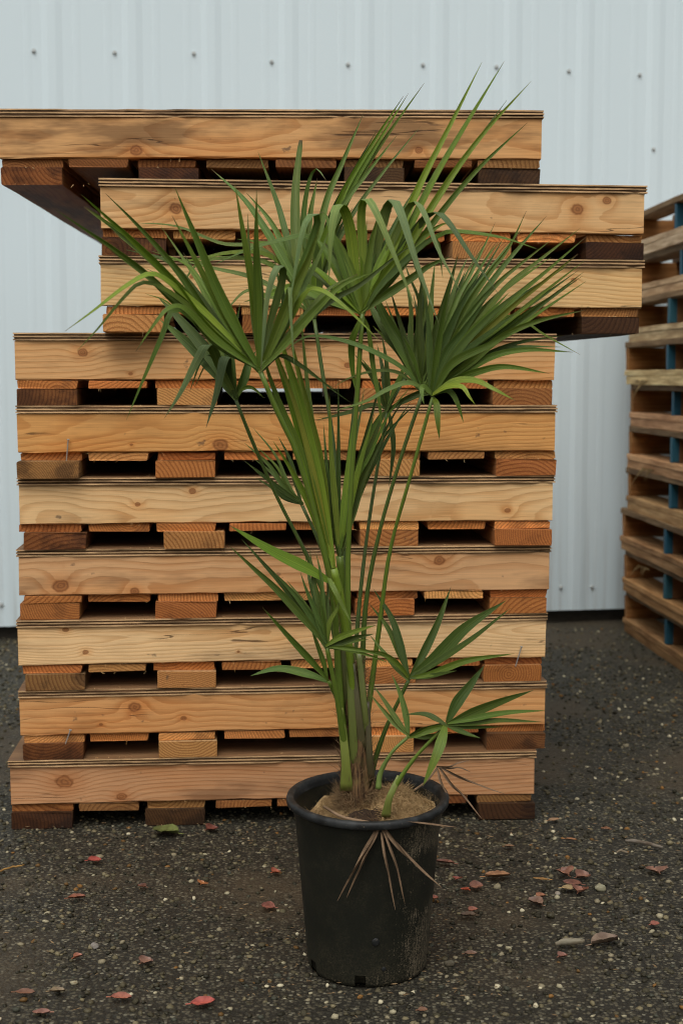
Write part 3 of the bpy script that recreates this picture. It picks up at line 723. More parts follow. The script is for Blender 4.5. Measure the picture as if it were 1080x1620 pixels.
def tube(P, radii, nseg=8, flat=.75):
    vs_, fs = [], []; n = len(P); prev = None
    for i, p in enumerate(P):
        t = (P[min(i + 1, n - 1)] - P[max(i - 1, 0)]).normalized()
        side = t.cross(Vector((0, -1, 0))) if prev is None else (prev - t * prev.dot(t))
        side.normalize(); prev = side; nn = side.cross(t); r = radii[i]
        for k in range(nseg):
            a = 2 * math.pi * k / nseg; vs_.append(p + side * math.cos(a) * r + nn * math.sin(a) * r * flat)
    for i in range(n - 1):
        for k in range(nseg):
            fs.append((i * nseg + k, i * nseg + (k + 1) % nseg, (i + 1) * nseg + (k + 1) % nseg, (i + 1) * nseg + k))
    fs += [tuple(reversed(range(nseg))), tuple((n - 1) * nseg + k for k in range(nseg))]
    return vs_, fs
def leaf_mesh(P, width, tilt=0.0, twist=0.0, fold=.30, blunt=0.0, mats=None, mode=None):
    N = 26; Q = resample(P, N); cs = (-1, -.5, 0, .5, 1); th = .0006
    vs_, fs, mi, uvs = [], [], [], []; n0 = None
    ua = max(range(N + 1), key=lambda i: Q[i].z) / N
    for i, p in enumerate(Q):
        t = (Q[min(i + 1, N)] - Q[max(i - 1, 0)]).normalized()
        if mode:
            ph = 0.0
            if mode == 'over':                              # arches over towards the viewer: the underside ends up outside
                x_ = min(1, max(0, (i / N - ua + .09) / .18)); ph = math.pi * x_ * x_ * (3 - 2 * x_)
            nn = Vector((.12 * math.sin(width * 9000), -math.cos(ph), -math.sin(ph) if mode == 'over' else .55))
            nn = nn - t * nn.dot(t); nn.normalize(); nn = Matrix.Rotation(twist * i / N, 3, t) @ nn
        elif n0 is None:
            nn = Vector((0, -1, .25)); nn = nn - t * nn.dot(t); nn.normalize()
            nn = Matrix.Rotation(tilt, 3, t) @ nn
        else:
            nn = t0.rotation_difference(t) @ n0; nn = nn - t * nn.dot(t); nn.normalize(); nn = Matrix.Rotation(twist / N, 3, t) @ nn
        n0 = nn; t0 = t; s = t.cross(nn); u = i / N
        w = width * .5 * (.24 + .76 * min(1, u / .34) ** .8) * max(.02, (1 - u ** 2.3 * (1 - blunt)))
        if blunt and i == N: w *= .75
        rows = []
        for c in cs:
            rows.append(p + s * (c * w) + nn * (abs(c) * w * fold))
        vs_ += rows + [r - nn * th for r in rows]
    m = len(cs); st = 2 * m
    for i in range(N):
        for k in range(m - 1):
            a = i * st + k; b = a + st
            fs.append((a, a + 1, b + 1, b)); mi.append(0); uvs += [(k / 4, i / N), ((k + 1) / 4, i / N), ((k + 1) / 4, (i + 1) / N), (k / 4, (i + 1) / N)]
            a += m; b += m
            fs.append((a + 1, a, b, b + 1)); mi.append(1); uvs += [((k + 1) / 4, i / N), (k / 4, i / N), (k / 4, (i + 1) / N), ((k + 1) / 4, (i + 1) / N)]
    me = mesh('leaflet', vs_, fs, mats or [LEAF_UP, LEAF_DN], True, mi)
    uv = me.uv_layers.new(name='UVMap'); uv.data.foreach_set('uv', [c for q in uvs for c in q])
    return me
GREENS = {'m': (108, 129, 46), 'd': (82, 101, 41), 'l': (142, 162, 60), 'b': (124, 146, 44), 'g': (116, 136, 68), 'y': (154, 154, 58)}
lrng = random.Random(21)
def pts3(seq, D0, D1):
    """pixel points (x, y[, depth offset]) from depth D0 (first) towards D1 (last)"""
    n = len(seq) - 1; out = []
    for i, q in enumerate(seq):
        t = i / n; D = D0 + (D1 - D0) * t ** 1.3
        if len(q) > 2: D = D0 + q[2]
        out.append(to_palm(at(q[0], q[1], D)))
    return out
PXM = 1.09e-3
def frond(pet, depths, rad, tone, leaves, D, dry=False, extra=0.0):
    """pet: pixel polyline of the leaf stalk from base to hub; leaves: (tone, width px, depth change, points...)"""
    n = 22; k = len(pet) - 1
    if not dry and pet[0][1] < 1200 and len(pet) > 3:         # the stalk starts inside the trunk
        pet = [(561 + (pet[0][0] - 556) * .35, 1205)] + pet; depths = [2.47] + depths
    if extra:                                                  # narrower neighbours between the traced segments
        add = []
        for lf in leaves:
            if len(lf[3]) > 4 or lrng.random() > extra or (len(lf) > 4 and 'mode' in lf[4]): continue
            a = R(lrng.choice((-1, 1)) * lrng.uniform(3.0, 6.5)); q = lrng.uniform(.78, .97); hx, hy = pet[-1]
            sq = [(hx + q * ((p[0] - hx) * math.cos(a) - (p[1] - hy) * math.sin(a)), hy + q * ((p[0] - hx) * math.sin(a) + (p[1] - hy) * math.cos(a))) for p in lf[3]]
            add.append((lrng.choice(('d', 'd', 'm', 'g')), lf[1] * lrng.uniform(.75, 1.0), lf[2] + lrng.uniform(.02, .06), sq))
        leaves = leaves + add
    P = resample([to_palm(at(x, y, d)) for (x, y), d in zip(pet, depths)], n)
    hub = P[-1]
    rs = [(rad[0] + (rad[1] - rad[0]) * min(1, (i / n) * 1.5)) * (1 + .04 * math.sin(i * 1.7)) for i in range(n + 1)]
    v_, f_ = tube(P, rs)
    fr = obj('frond', mesh('frond', v_, f_, DRY if dry else PETIOLE, True), palm, color=s2l(*GREENS[tone]) if not dry else None)
    for lf in leaves:
        tn, w, dd = lf[0], lf[1], lf[2]; seq = [pet[-1]] + list(lf[3])
        opt = lf[4] if len(lf) > 4 else {}
        Q = pts3(seq, D, D + dd); Q[0] = hub + Vector((lrng.uniform(-.003, .003), lrng.uniform(-.003, .003), lrng.uniform(-.002, .004)))
        me = leaf_mesh(Q, w * PXM * D / 2.45 * (.78 if extra else .86), opt.get('tilt', lrng.uniform(-.55, .55)), opt.get('twist', lrng.uniform(-.4, .4)), opt.get('fold', lrng.uniform(.30, .62)), opt.get('blunt', 0),
                       [DRY, DRY] if dry else None, opt.get('mode'))
        c = s2l(*GREENS[tn]); j = lrng.uniform(.82, 1.18)
        obj('leaflet', me, fr, color=(c[0] * j * lrng.uniform(.9, 1.1), c[1] * j, c[2] * j * lrng.uniform(.85, 1.15)))
    return fr
FOLD = dict(twist=0.0, fold=.20, mode='flat'); OVER = dict(twist=0.0, fold=.13, mode='over')
# -- left front fan
frond([(540, 1130), (528, 960), (507, 850), (470, 720), (440, 655), (412, 588)], [2.45, 2.43, 2.40, 2.36, 2.34, 2.32], (.0075, .0042), 'm', [
 ('m', 19, -.10, [(300, 497), (240, 440), (180, 393), (87, 331)]),
 ('m', 17, -.05, [(318, 490), (250, 420), (195, 372), (134, 327)], dict(blunt=.25)),
 ('b', 22, -.12, [(330, 520), (270, 440), (205, 375), (129, 308)]),
 ('m', 19, -.02, [(345, 520), (285, 432), (222, 360), (167, 306)]),
 ('d', 20, .04, [(365, 540), (300, 450), (262, 412), (200, 395)]),
 ('m', 24, -.06, [(385, 540), (345, 460), (315, 388), (277, 297)]),
 ('m', 22, -.04, [(405, 510), (396, 440), (386, 380), (372, 293)]),
 ('m', 20, -.06, [(408, 500), (406, 430), (405, 380), (406, 300)]),
 ('g', 18, 0, [(425, 520, .02), (445, 450, .0), (447, 423, -.02), (436, 426, -.045), (423, 470, -.05), (417, 530, -.05), (412, 592, -.045)], OVER),
 ('l', 16, 0, [(330, 500, -.02), (275, 452, -.05), (240, 433, -.08), (200, 452, -.10), (150, 490, -.11), (103, 524, -.11)], FOLD),
 ('m', 13, 0, [(330, 510, -.02), (265, 460, -.06), (225, 447, -.08), (195, 472, -.09), (155, 520, -.09), (122, 555, -.09)], FOLD),
 ('m', 17, 0, [(345, 540, -.02), (295, 490, -.05), (268, 487, -.07), (245, 512, -.08), (215, 556, -.08)], FOLD),
 ('m', 15, 0, [(345, 548, 0), (300, 500, -.03), (273, 492, -.05), (255, 535, -.06), (225, 605, -.06), (200, 665, -.06)], FOLD),
 ('m', 26, -.02, [(432, 540), (465, 460), (490, 405), (508, 350)]),
 ('g', 20, 0, [(435, 520, .02), (475, 430, .0), (502, 352, -.02), (494, 338, -.04), (480, 360, -.055), (468, 420, -.06), (457, 490, -.06)], OVER),
 ('d', 15, .02, [(460, 530), (520, 478), (570, 450), (629, 403), (660, 384)]),
 ('m', 20, -.02, [(450, 545), (500, 490), (540, 452), (590, 430)]),
 ('l', 15, 0, [(445, 530, .01), (480, 468, -.01), (505, 458, -.04), (545, 485, -.06), (598, 537, -.07)], FOLD),
 ('d', 7, .03, [(445, 562), (480, 580), (520, 612), (556, 638)]),
 ('d', 12, .02, [(440, 540), (448, 470), (440, 440), (432, 400)]),
 ('g', 11, 0, [(430, 540, .01), (452, 480, 0), (458, 455, -.02), (460, 500, -.03), (466, 585, -.03)], OVER),
], 2.32, extra=.95)
# -- fan behind it, lower left
frond([(528, 1000), (495, 900), (440, 790), (400, 700), (373, 632)], [2.50, 2.50, 2.49, 2.46, 2.44], (.006, .0030), 'd', [
 ('d', 30, .06, [(345, 580), (310, 535), (275, 495), (250, 470)]),
 ('g', 22, 0, [(352, 590, -.02), (338, 555, -.05), (326, 546, -.07), (310, 573, -.09), (285, 622, -.10), (260, 662, -.10)], OVER),
 ('d', 22, 0, [(362, 595, -.01), (358, 565, -.03), (352, 575, -.05), (343, 620, -.06), (326, 677, -.06)], OVER),
 ('g', 14, .05, [(350, 560), (325, 470), (300, 425), (255, 358)]),
 ('d', 20, .02, [(385, 600), (392, 575), (405, 555)]),
 ('m', 9, -.02, [(385, 615), (400, 614), (418, 630)]),
 ('d', 24, .05, [(360, 570), (345, 520), (320, 480), (300, 452)]),
 ('d', 16, .02, [(368, 590), (366, 560), (372, 520), (380, 480)]),
 ('g', 13, .06, [(345, 560), (300, 490), (270, 445), (232, 425)]),
 ('d', 12, .03, [(358, 590), (340, 560), (320, 570), (300, 620)]),
], 2.44, extra=0.8)
# -- pale fan at the back, pointing up
frond([(552, 1090), (545, 900), (527, 700), (510, 590), (497, 505)], [2.55, 2.58, 2.62, 2.65, 2.66], (.006, .0035), 'd', [
 ('g', 20, .06, [(455, 425), (420, 365), (385, 315), (334, 267)]),
 ('g', 18, .08, [(470, 430), (452, 370), (438, 320), (408, 240)]),
 ('g', 24, .06, [(475, 430), (468, 370), (468, 300), (476, 222)], dict(blunt=.35, tilt=.1)),
 ('g', 17, 0, [(480, 420, .03), (480, 345, .04), (488, 290, .03), (500, 267, .02), (517, 287, .0)], OVER),
 ('g', 18, .04, [(500, 400), (515, 320), (540, 260), (576, 177)]),
 ('b', 16, .03, [(510, 400), (540, 310), (590, 225), (638, 152)], dict(tilt=.5, fold=.5)),
 ('b', 15, .05, [(512, 400), (548, 310), (595, 230), (646, 147)], dict(tilt=.3, fold=.5)),
 ('m', 14, .06, [(516, 400), (555, 305), (605, 225), (671, 131)], dict(tilt=.2, fold=.5)),
 ('g', 15, .02, [(510, 410), (540, 330), (580, 275), (630, 211)], dict(tilt=.2, fold=.45)),
 ('b', 22, -.02, [(500, 440), (510, 390), (530, 335), (552, 290)], dict(fold=.45)),
 ('m', 12, 0, [(470, 440, .02), (420, 402, .0), (360, 400, -.03), (300, 412, -.05), (220, 404, -.06)], FOLD),
 ('g', 11, 0, [(465, 440, .02), (410, 392, .0), (350, 385, -.02), (280, 358, -.04), (210, 352, -.05)], FOLD),
 ('g', 13, 0, [(465, 450, .02), (420, 415, .0), (360, 408, -.02), (310, 420, -.03), (280, 470, -.03)], FOLD),
 ('g', 14, .05, [(455, 470), (400, 440), (340, 425), (280, 410)]),
 ('m', 16, 0, [(450, 400, .02), (405, 383, .02), (375, 378, .03)], {}),
 ('g', 12, .0, [(480, 470, .01), (430, 470, 0), (390, 460, -.02), (350, 500, -.03)], FOLD),
 ('g', 15, 0, [(505, 430, -.03), (490, 376, -.06), (440, 381, -.09), (390, 396, -.10), (340, 418, -.10)], FOLD),
], 2.66, extra=0.6)
# -- centre fan
frond([(552, 1080), (550, 900), (556, 760), (565, 620), (573, 496)], [2.47, 2.45, 2.42, 2.40, 2.38], (.0064, .0040), 'm', [
 ('l', 25, 0, [(562, 430, .01), (553, 360, .0), (541, 326, -.02), (530, 332, -.045), (523, 380, -.055), (520, 448, -.055)], OVER),
 ('l', 19, 0, [(574, 420, .01), (571, 345, .0), (577, 314, -.02), (592, 330, -.045), (622, 400, -.06), (660, 496, -.065)], OVER),
 ('g', 22, 0, [(588, 430, .02), (606, 350, .01), (619, 316, -.01), (634, 338, -.04), (660, 420, -.06), (694, 513, -.07)], OVER),
 ('g', 16, 0, [(600, 430, .02), (635, 350, .01), (655, 319, -.01), (672, 340, -.03), (695, 400, -.05), (732, 468, -.06)], OVER),
 ('d', 17, 0, [(608, 440, .02), (655, 365, .02), (685, 336, .0), (708, 350, -.02), (745, 405, -.04), (790, 468, -.05)], OVER),
 ('b', 17, .08, [(610, 420), (660, 300), (708, 205), (762, 98)], dict(tilt=.2)),
 ('b', 17, .10, [(618, 420), (680, 295), (735, 200), (797, 97)], dict(tilt=-.2)),
 ('b', 17, .06, [(622, 430), (690, 315), (757, 220), (840, 128)], dict(tilt=.2)),
 ('b', 27, .02, [(535, 462), (495, 425), (460, 405)]),
 ('b', 27, .03, [(525, 475), (470, 455), (420, 468), (385, 478)]),
 ('m', 26, .05, [(545, 450), (515, 400), (490, 365)]),
 ('m', 22, .04, [(550, 440), (525, 370), (515, 340), (505, 335)]),
 ('m', 18, .02, [(580, 430), (588, 380), (600, 340), (612, 318)]),
 ('b', 20, .05, [(592, 440), (615, 390), (640, 345), (668, 300)]),
 ('b', 24, .04, [(600, 450), (640, 400), (690, 360), (712, 352)]),
 ('m', 15, 0, [(605, 455, .03), (655, 400, .04), (690, 375, .02), (720, 366, .0), (790, 375, -.02), (850, 394, -.03)], FOLD),
 ('m', 20, .02, [(608, 468), (650, 440), (680, 420), (715, 405)]),
 ('d', 15, -.02, [(600, 455), (660, 395), (690, 380), (700, 440)], {}),
 
 ('m', 16, 0, [(564, 520, .0), (556, 545, .01), (558, 590, .02), (566, 630, .02)], FOLD),
 ('m', 12, 0, [(582, 520, .01), (590, 580, .02), (600, 640, .02), (605, 700, .02)], FOLD),
 ('b', 20, .02, [(560, 440), (545, 400), (530, 370)]),
 ('b', 22, .03, [(575, 430), (576, 390), (580, 350)]),
], 2.38, extra=0.45)
# -- right fan
frond([(572, 1090), (578, 960), (598, 850), (632, 730), (668, 622)], [2.50, 2.49, 2.47, 2.45, 2.44], (.006, .0032), 'd', [
 ('m', 15, .05, [(735, 490), (775, 430), (805, 390), (832, 334)]),
 ('g', 17, .04, [(740, 500), (785, 435), (822, 390), (864, 342)]),
 ('g', 13, .07, [(715, 490), (740, 440), (760, 400), (783, 352)]),
 ('m', 15, .02, [(745, 525), (800, 455), (855, 410), (917, 361)]),
 ('m', 15, 0, [(750, 535), (815, 470), (865, 428), (927, 374)]),
 ('y', 14, -.02, [(745, 545), (810, 485), (860, 445), (913, 402)], dict(blunt=.15)),
 ('m', 15, -.03, [(750, 550), (815, 500), (870, 455), (923, 413)]),
 ('d', 16, -.04, [(750, 560), (810, 518), (865, 475), (923, 430)]),
 ('m', 15, -.05, [(750, 565), (810, 525), (860, 490), (926, 445)]),
 ('m', 17, -.06, [(735, 580), (790, 535), (850, 508), (927, 490)]),
 ('m', 15, .03, [(735, 510), (785, 450), (830, 412), (872, 379)]),
 ('g', 14, .06, [(725, 500), (765, 440), (795, 400), (824, 362)]),
 ('g', 13, .08, [(720, 500), (745, 450), (765, 415), (790, 380)]),
 ('g', 17, .06, [(705, 500), (725, 440), (740, 405)]),
 ('m', 18, -.04, [(715, 600), (775, 566), (830, 554), (906, 557)]),
 ('m', 17, -.06, [(710, 605), (755, 588), (800, 580), (869, 591)]),
 ('m', 11, 0, [(735, 560, .02), (780, 515, .03), (815, 500, .02), (858, 528, .0), (917, 561, -.01)], FOLD),
 ('g', 13, 0, [(640, 585, -.02), (590, 556, -.05), (540, 538, -.06), (495, 531, -.06), (470, 540, -.06), (451, 556, -.06)], FOLD),
 ('g', 9, 0, [(635, 592, -.02), (600, 586, -.03), (560, 595, -.04), (530, 610, -.04)], FOLD),
 ('d', 20, .02, [(665, 560), (662, 500), (668, 430)], dict(fold=.4)),
 ('g', 17, .04, [(678, 540), (682, 470), (688, 412)], dict(fold=.4)),
 ('d', 22, .02, [(685, 540), (705, 470), (725, 400)], dict(fold=.35)),
 ('d', 20, 0, [(700, 545), (730, 480), (760, 430)], dict(fold=.35)),
 ('d', 22, .01, [(710, 550), (745, 495), (785, 445)], dict(fold=.3)),
 ('m', 20, -.02, [(715, 560), (760, 510), (805, 462)], dict(fold=.3)),
 ('d', 20, -.03, [(720, 570), (770, 530), (815, 495)], dict(fold=.3)),
 ('m', 31, .05, [(645, 565), (618, 520), (600, 485), (585, 440)], dict(tilt=-.2)),
 ('d', 15, .02, [(652, 575), (635, 520), (617, 458)]),
 ('g', 15, .07, [(650, 560), (650, 490), (640, 440)]),
 ('g', 14, .06, [(655, 560), (672, 480), (655, 420), (650, 400)]),
 ('g', 14, .07, [(640, 560), (615, 525), (595, 500)]),
], 2.44, extra=.9)
frond([(584, 1110), (600, 990), (617, 870), (650, 750), (684, 628)], [2.51, 2.50, 2.47, 2.43, 2.41], (.0058, .0030), 'm', [
 ('m', 14, 0, [(690, 640, -.02), (692, 665, -.03), (695, 696, -.03)], FOLD),
 ('m', 12, 0, [(708, 618, -.01), (722, 635, -.02), (733, 669, -.02)], FOLD),
 ('l', 14, 0, [(705, 612, -.02), (730, 612, -.04), (742, 628, -.05), (752, 641, -.05)], FOLD),
 ('l', 15, 0, [(715, 604, -.02), (750, 602, -.04), (780, 615, -.06), (815, 634, -.06)], FOLD),
 ('g', 11, 0, [(650, 606, -.02), (615, 615, -.03), (580, 634, -.04), (530, 650, -.04)], FOLD),
 ('g', 13, 0, [(668, 612, -.02), (668, 630, -.03), (671, 640, -.03)], FOLD),
 ('d', 17, -.04, [(720, 560), (775, 500), (830, 452)], dict(fold=.3)),
 ('m', 17, -.06, [(715, 575), (775, 545), (830, 515)], dict(fold=.3)),
 ('d', 18, -.02, [(705, 560), (735, 520), (770, 470)], dict(fold=.3)),
 ('d', 15, .02, [(680, 570), (678, 520), (672, 470)], dict(fold=.4)),
 ('m', 15, -.04, [(690, 560), (700, 500), (712, 440)], dict(fold=.4)),
], 2.41)
# -- young spear leaves rising from the crown
frond([(556, 1090), (548, 1010), (536, 940), (526, 900)], [2.46, 2.45, 2.43, 2.42], (.011, .0085), 'b', [
 ('b', 26, -.03, [(508, 820), (482, 710), (456, 620), (430, 545), (415, 500)], dict(tilt=.15, fold=.5)),
 ('l', 30, -.02, [(514, 820), (492, 710), (470, 620), (448, 550), (435, 500)], dict(tilt=-.2, fold=.45)),
 ('l', 22, .0, [(518, 820), (505, 720), (486, 640), (466, 560), (452, 500)], dict(tilt=-.3, fold=.5)),
 ('y', 14, -.04, [(512, 830), (490, 730), (466, 640), (440, 570), (425, 520)], dict(tilt=.3, fold=.6)),
 ('b', 18, -.02, [(500, 820), (465, 750), (432, 698)], dict(tilt=-.4, fold=.4)),
 ('m', 22, -.05, [(505, 820), (475, 720), (446, 650), (424, 590), (412, 540)], dict(tilt=.2, fold=.5)),
 ('g', 14, .04, [(512, 820), (497, 700), (485, 600), (474, 480)]),
], 2.42)
frond([(556, 1090), (550, 1000), (542, 930), (537, 880)], [2.48, 2.48, 2.47, 2.46], (.009, .007), 'm', [
 ('l', 15, .0, [(530, 800), (523, 710), (521, 622)], dict(tilt=.1, fold=.35)),
 ('d', 11, .03, [(535, 780), (535, 690), (535, 600)]),
 ('d', 12, .04, [(520, 790), (500, 700), (478, 617)]),
 ('d', 14, .05, [(522, 800), (507, 720), (490, 650)]),
 ('l', 17, -.01, [(545, 800), (552, 730), (560, 655)], dict(tilt=-.2, fold=.3)),
 ('l', 18, .0, [(548, 820), (568, 740), (592, 655)], dict(tilt=-.2, fold=.3)),
 ('d', 14, .03, [(565, 780), (595, 710), (620, 660), (642, 628)], dict(fold=.6)),
 ('d', 15, .04, [(562, 770), (588, 700), (610, 650), (632, 608)], dict(fold=.5)),
 ('d', 14, .05, [(560, 760), (578, 690), (592, 640), (604, 590)], dict(fold=.5)),
 ('d', 12, .05, [(563, 770), (600, 700), (640, 655), (660, 640)], dict(fold=.5)),
 ('m', 10, .02, [(560, 770), (585, 720), (615, 655), (655, 605)], dict(fold=.4)),
 ('g', 15, .02, [(560, 810), (580, 750), (610, 690)], dict(fold=.3)),
], 2.46, extra=.7)
frond([(548, 1060), (530, 940), (505, 860), (478, 800)], [2.53, 2.54, 2.55, 2.56], (.005, .003), 'd', [
 ('g', 11, .03, [(450, 770), (425, 735), (386, 700)]),
 ('g', 10, .05, [(455, 765), (435, 720), (400, 676)]),
 ('d', 11, .02, [(445, 775), (420, 755), (385, 728)]),
 ('d', 10, .01, [(450, 785), (430, 765), (402, 744)]),
 ('d', 11, .05, [(470, 770), (460, 730), (440, 690)]),
], 2.56, extra=.8)
frond([(560, 1090), (566, 980), (580, 850), (600, 720), (612, 650)], [2.52, 2.54, 2.56, 2.58, 2.59], (.005, .003), 'd', [
 ('d', 14, .02, [(600, 620), (585, 590), (560, 560)]),
 ('d', 15, .03, [(612, 610), (610, 570), (604, 530)]),
 ('m', 13, .02, [(625, 615), (640, 580), (650, 545)]),
 ('d', 12, .0, [(590, 640), (560, 650), (500, 665)], FOLD),
 ('m', 11, -.02, [(600, 660), (580, 700), (565, 760)], FOLD),
 ('d', 12, -.02, [(618, 670), (622, 710), (615, 770)], FOLD),
 ('d', 13, .02, [(635, 635), (665, 620), (700, 612)]),
], 2.59, extra=.6)
# -- low left fans
frond([(552, 1230), (545, 1180), (532, 1100), (517, 1024)], [2.462, 2.44, 2.40, 2.37], (.0068, .0040), 'm', [
 ('d', 18, -.03, [(490, 990), (440, 935), (400, 898), (361, 862)], dict(tilt=.1)),
 ('d', 15, .0, [(498, 985), (465, 940), (430, 902)]),
 ('d', 16, .03, [(506, 960), (496, 915), (490, 870)]),
 ('d', 13, .02, [(510, 960), (508, 915), (500, 875)]),
 ('d', 13, .0, [(503, 980), (485, 935), (475, 905)]),
 ('m', 15, -.03, [(535, 1010), (560, 1000), (594, 989)]),
 ('d', 14, -.02, [(540, 1016), (565, 1008), (592, 1003)]),
 ('m', 10, -.04, [(545, 1025), (580, 1030), (622, 1042)]),
 ('m', 12, .0, [(522, 985), (535, 960), (540, 930)]),
], 2.37, extra=.5)
frond([(554, 1220), (546, 1160), (534, 1110), (520, 1078)], [2.462, 2.445, 2.42, 2.40], (.006, .0035), 'm', [
 ('m', 16, .0, [(495, 1048), (460, 1010), (415, 961)]),
 ('g', 19, -.02, [(490, 1068), (440, 1058), (396, 1069)], dict(tilt=.5)),
 ('m', 11, .02, [(512, 1050), (498, 1010), (490, 985)]),
], 2.40)
frond([(556, 1080), (546, 1000), (534, 955), (524, 922)], [2.44, 2.42, 2.40, 2.39], (.007, .005), 'b', [
 ('b', 26, -.05, [(490, 902), (430, 872), (363, 831)], dict(tilt=.2, fold=.25)),
 ('g', 10, 0, [(520, 915, -.01), (530, 935, -.03), (545, 965, -.03), (558, 990, -.03)], FOLD),
], 2.39)
# -- low right fans
frond([(584, 1245), (592, 1205), (612, 1148), (646, 1076)], [2.50, 2.49, 2.48, 2.46], (.006, .0034), 'd', [
 ('d', 18, .03, [(668, 1035), (692, 985), (713, 928)]),
 ('d', 29, -.02, [(690, 1040), (735, 994), (800, 950)], dict(tilt=.1, fold=.25)),
 ('d', 15, -.04, [(695, 1045), (750, 1008), (807, 962)]),
 ('m', 15, -.05, [(685, 1065), (740, 1045), (813, 1034)]),
 ('d', 12, -.05, [(680, 1070), (700, 1066), (722, 1061)]),
 ('d', 17, .04, [(636, 1035), (620, 980), (590, 931)]),
 ('d', 14, .05, [(632, 1035), (612, 992), (584, 955)]),
 ('m', 12, -.03, [(632, 1055), (605, 1035), (562, 1028)]),
 ('g', 11, .0, [(625, 1055), (605, 1030), (585, 1005)]),
], 2.46)
frond([(608, 1290), (622, 1250), (655, 1200), (705, 1147)], [2.39, 2.38, 2.37, 2.36], (.0054, .0030), 'm', [
 ('d', 24, .02, [(722, 1112), (742, 1085), (766, 1052)], dict(tilt=.1, fold=.25)),
 ('d', 22, -.02, [(745, 1128), (790, 1110), (843, 1092)], dict(fold=.25)),
 ('m', 14, -.03, [(745, 1138), (800, 1128), (863, 1124)]),
 ('d', 12, -.03, [(745, 1145), (790, 1140), (856, 1142)]),
 ('d', 9, -.02, [(735, 1150), (765, 1150), (796, 1150)]),
 ('m', 22, 0, [(700, 1165, -.02), (690, 1195, -.04), (668, 1245, -.05)], dict(tilt=.1, twist=0, fold=.25)),
 ('d', 13, .02, [(690, 1138), (670, 1130), (641, 1130)]),
 ('m', 14, .0, [(680, 1155), (655, 1165), (640, 1168)]),
 ('d', 12, -.02, [(735, 1160), (760, 1168)]),
], 2.36)
frond([(598, 1248), (602, 1222), (620, 1190), (645, 1166)], [2.42, 2.42, 2.41, 2.41], (.0055, .003), 'g', [
 ('g', 11, .03, [(625, 1145), (605, 1122), (585, 1098)]),
 ('g', 12, .02, [(628, 1140), (610, 1112), (590, 1084)]),
 ('g', 14, .0, [(642, 1130), (632, 1095), (619, 1066)]),
 ('d', 15, -.02, [(670, 1155), (690, 1148), (706, 1142)]),
 ('d', 12, -.02, [(672, 1165), (690, 1162), (715, 1158)]),
], 2.41)
# -- dry fans
DRYF = dict(tilt=.3, twist=2.2, fold=.8)
frond([(655, 1250), (675, 1235), (692, 1214)], [2.44, 2.46, 2.47], (.002, .0018), 'm', [
 ('m', 8, -.02, [(720, 1225), (755, 1240), (800, 1257)], DRYF),
 ('m', 9, -.03, [(715, 1240), (735, 1260), (762, 1296)], DRYF),
 ('m', 8, -.04, [(698, 1235), (704, 1250), (712, 1264)], DRYF),
 ('m', 7, .02, [(710, 1212), (725, 1206), (742, 1203)], DRYF),
 ('m', 7, .0, [(712, 1214), (728, 1214), (745, 1222)], DRYF),
], 2.47, True)
frond([(512, 1276), (540, 1292), (570, 1299), (599, 1304)], [2.40, 2.36, 2.335, 2.315], (.0026, .0028), 'm', [
 ('m', 11, 0, [(590, 1325, -.010), (565, 1370, -.012), (533, 1426, -.008)], DRYF),
 ('m', 11, 0, [(594, 1325, -.012), (572, 1370, -.016), (548, 1420, -.012)], DRYF),
 ('m', 9, 0, [(606, 1330, -.010), (615, 1380, -.014), (625, 1440, -.010)], DRYF),
 ('m', 9, 0, [(612, 1325, -.010), (628, 1370, -.014), (640, 1430, -.010)], DRYF),
 ('m', 14, 0, [(618, 1322, -.010), (655, 1362, -.015), (698, 1404, -.012)], DRYF),
 ('m', 9, 0, [(630, 1299, -.003), (675, 1302, .01), (723, 1309, .03)], DRYF),
], 2.315, True)

# trunk: fibrous, sheathed in old leaf bases
T0 = at(566, 1280, 2.47); T0.z = .24; T1 = at(558, 1050, 2.47)
TP = [to_palm(T0.lerp(T1, i / 24)) for i in range(25)]
v_, f_ = tube(TP, [(.0265 - .011 * (i / 24)) * (1 + .10 * math.sin(i * 2.1)) for i in range(25)], 20, 1.0)
v_ = [Vector(v) + Vector((noise.noise(Vector(v) * 40), noise.noise(Vector(v) * 40 + Vector((9, 0, 0))), 0)) * .006 for v in v_]
obj('trunk', mesh('trunk', v_, f_, BARK, True), palm)
def place_bark(rng):
    t = rng.uniform(0, 1); a = rng.uniform(0, 2 * math.pi); r = .0275 - .011 * t - .001
    p = TP[0].lerp(TP[-1], t) + Vector((math.cos(a) * r, math.sin(a) * r, 0))
    return p, Vector((math.cos(a) * .15 + rng.gauss(0, .2), math.sin(a) * .15, rng.uniform(.2, 1))).normalized()
v_, f_ = strands(1300, place_bark, .028, .0006, 9, .22)
def place_foot(rng):
    t = rng.uniform(0, .30) ** 1.3; a = rng.uniform(0, 2 * math.pi); r = .034 - .012 * t + rng.uniform(-.004, .003)
    p = TP[0].lerp(TP[-1], t) + Vector((math.cos(a) * r, math.sin(a) * r, .012))
    return p, Vector((math.cos(a) * .5 + rng.gauss(0, .3), math.sin(a) * .5, rng.uniform(-.4, .9))).normalized()
v2_, f2_ = strands(1100, place_foot, .024, .00045, 19, .5)
f_ = f_ + [tuple(i + len(v_) for i in q) for q in f2_]; v_ = v_ + v2_
tag(obj('trunk_fibre', mesh('trunk_fibre', v_, f_, BARKF), palm), kind='stuff')
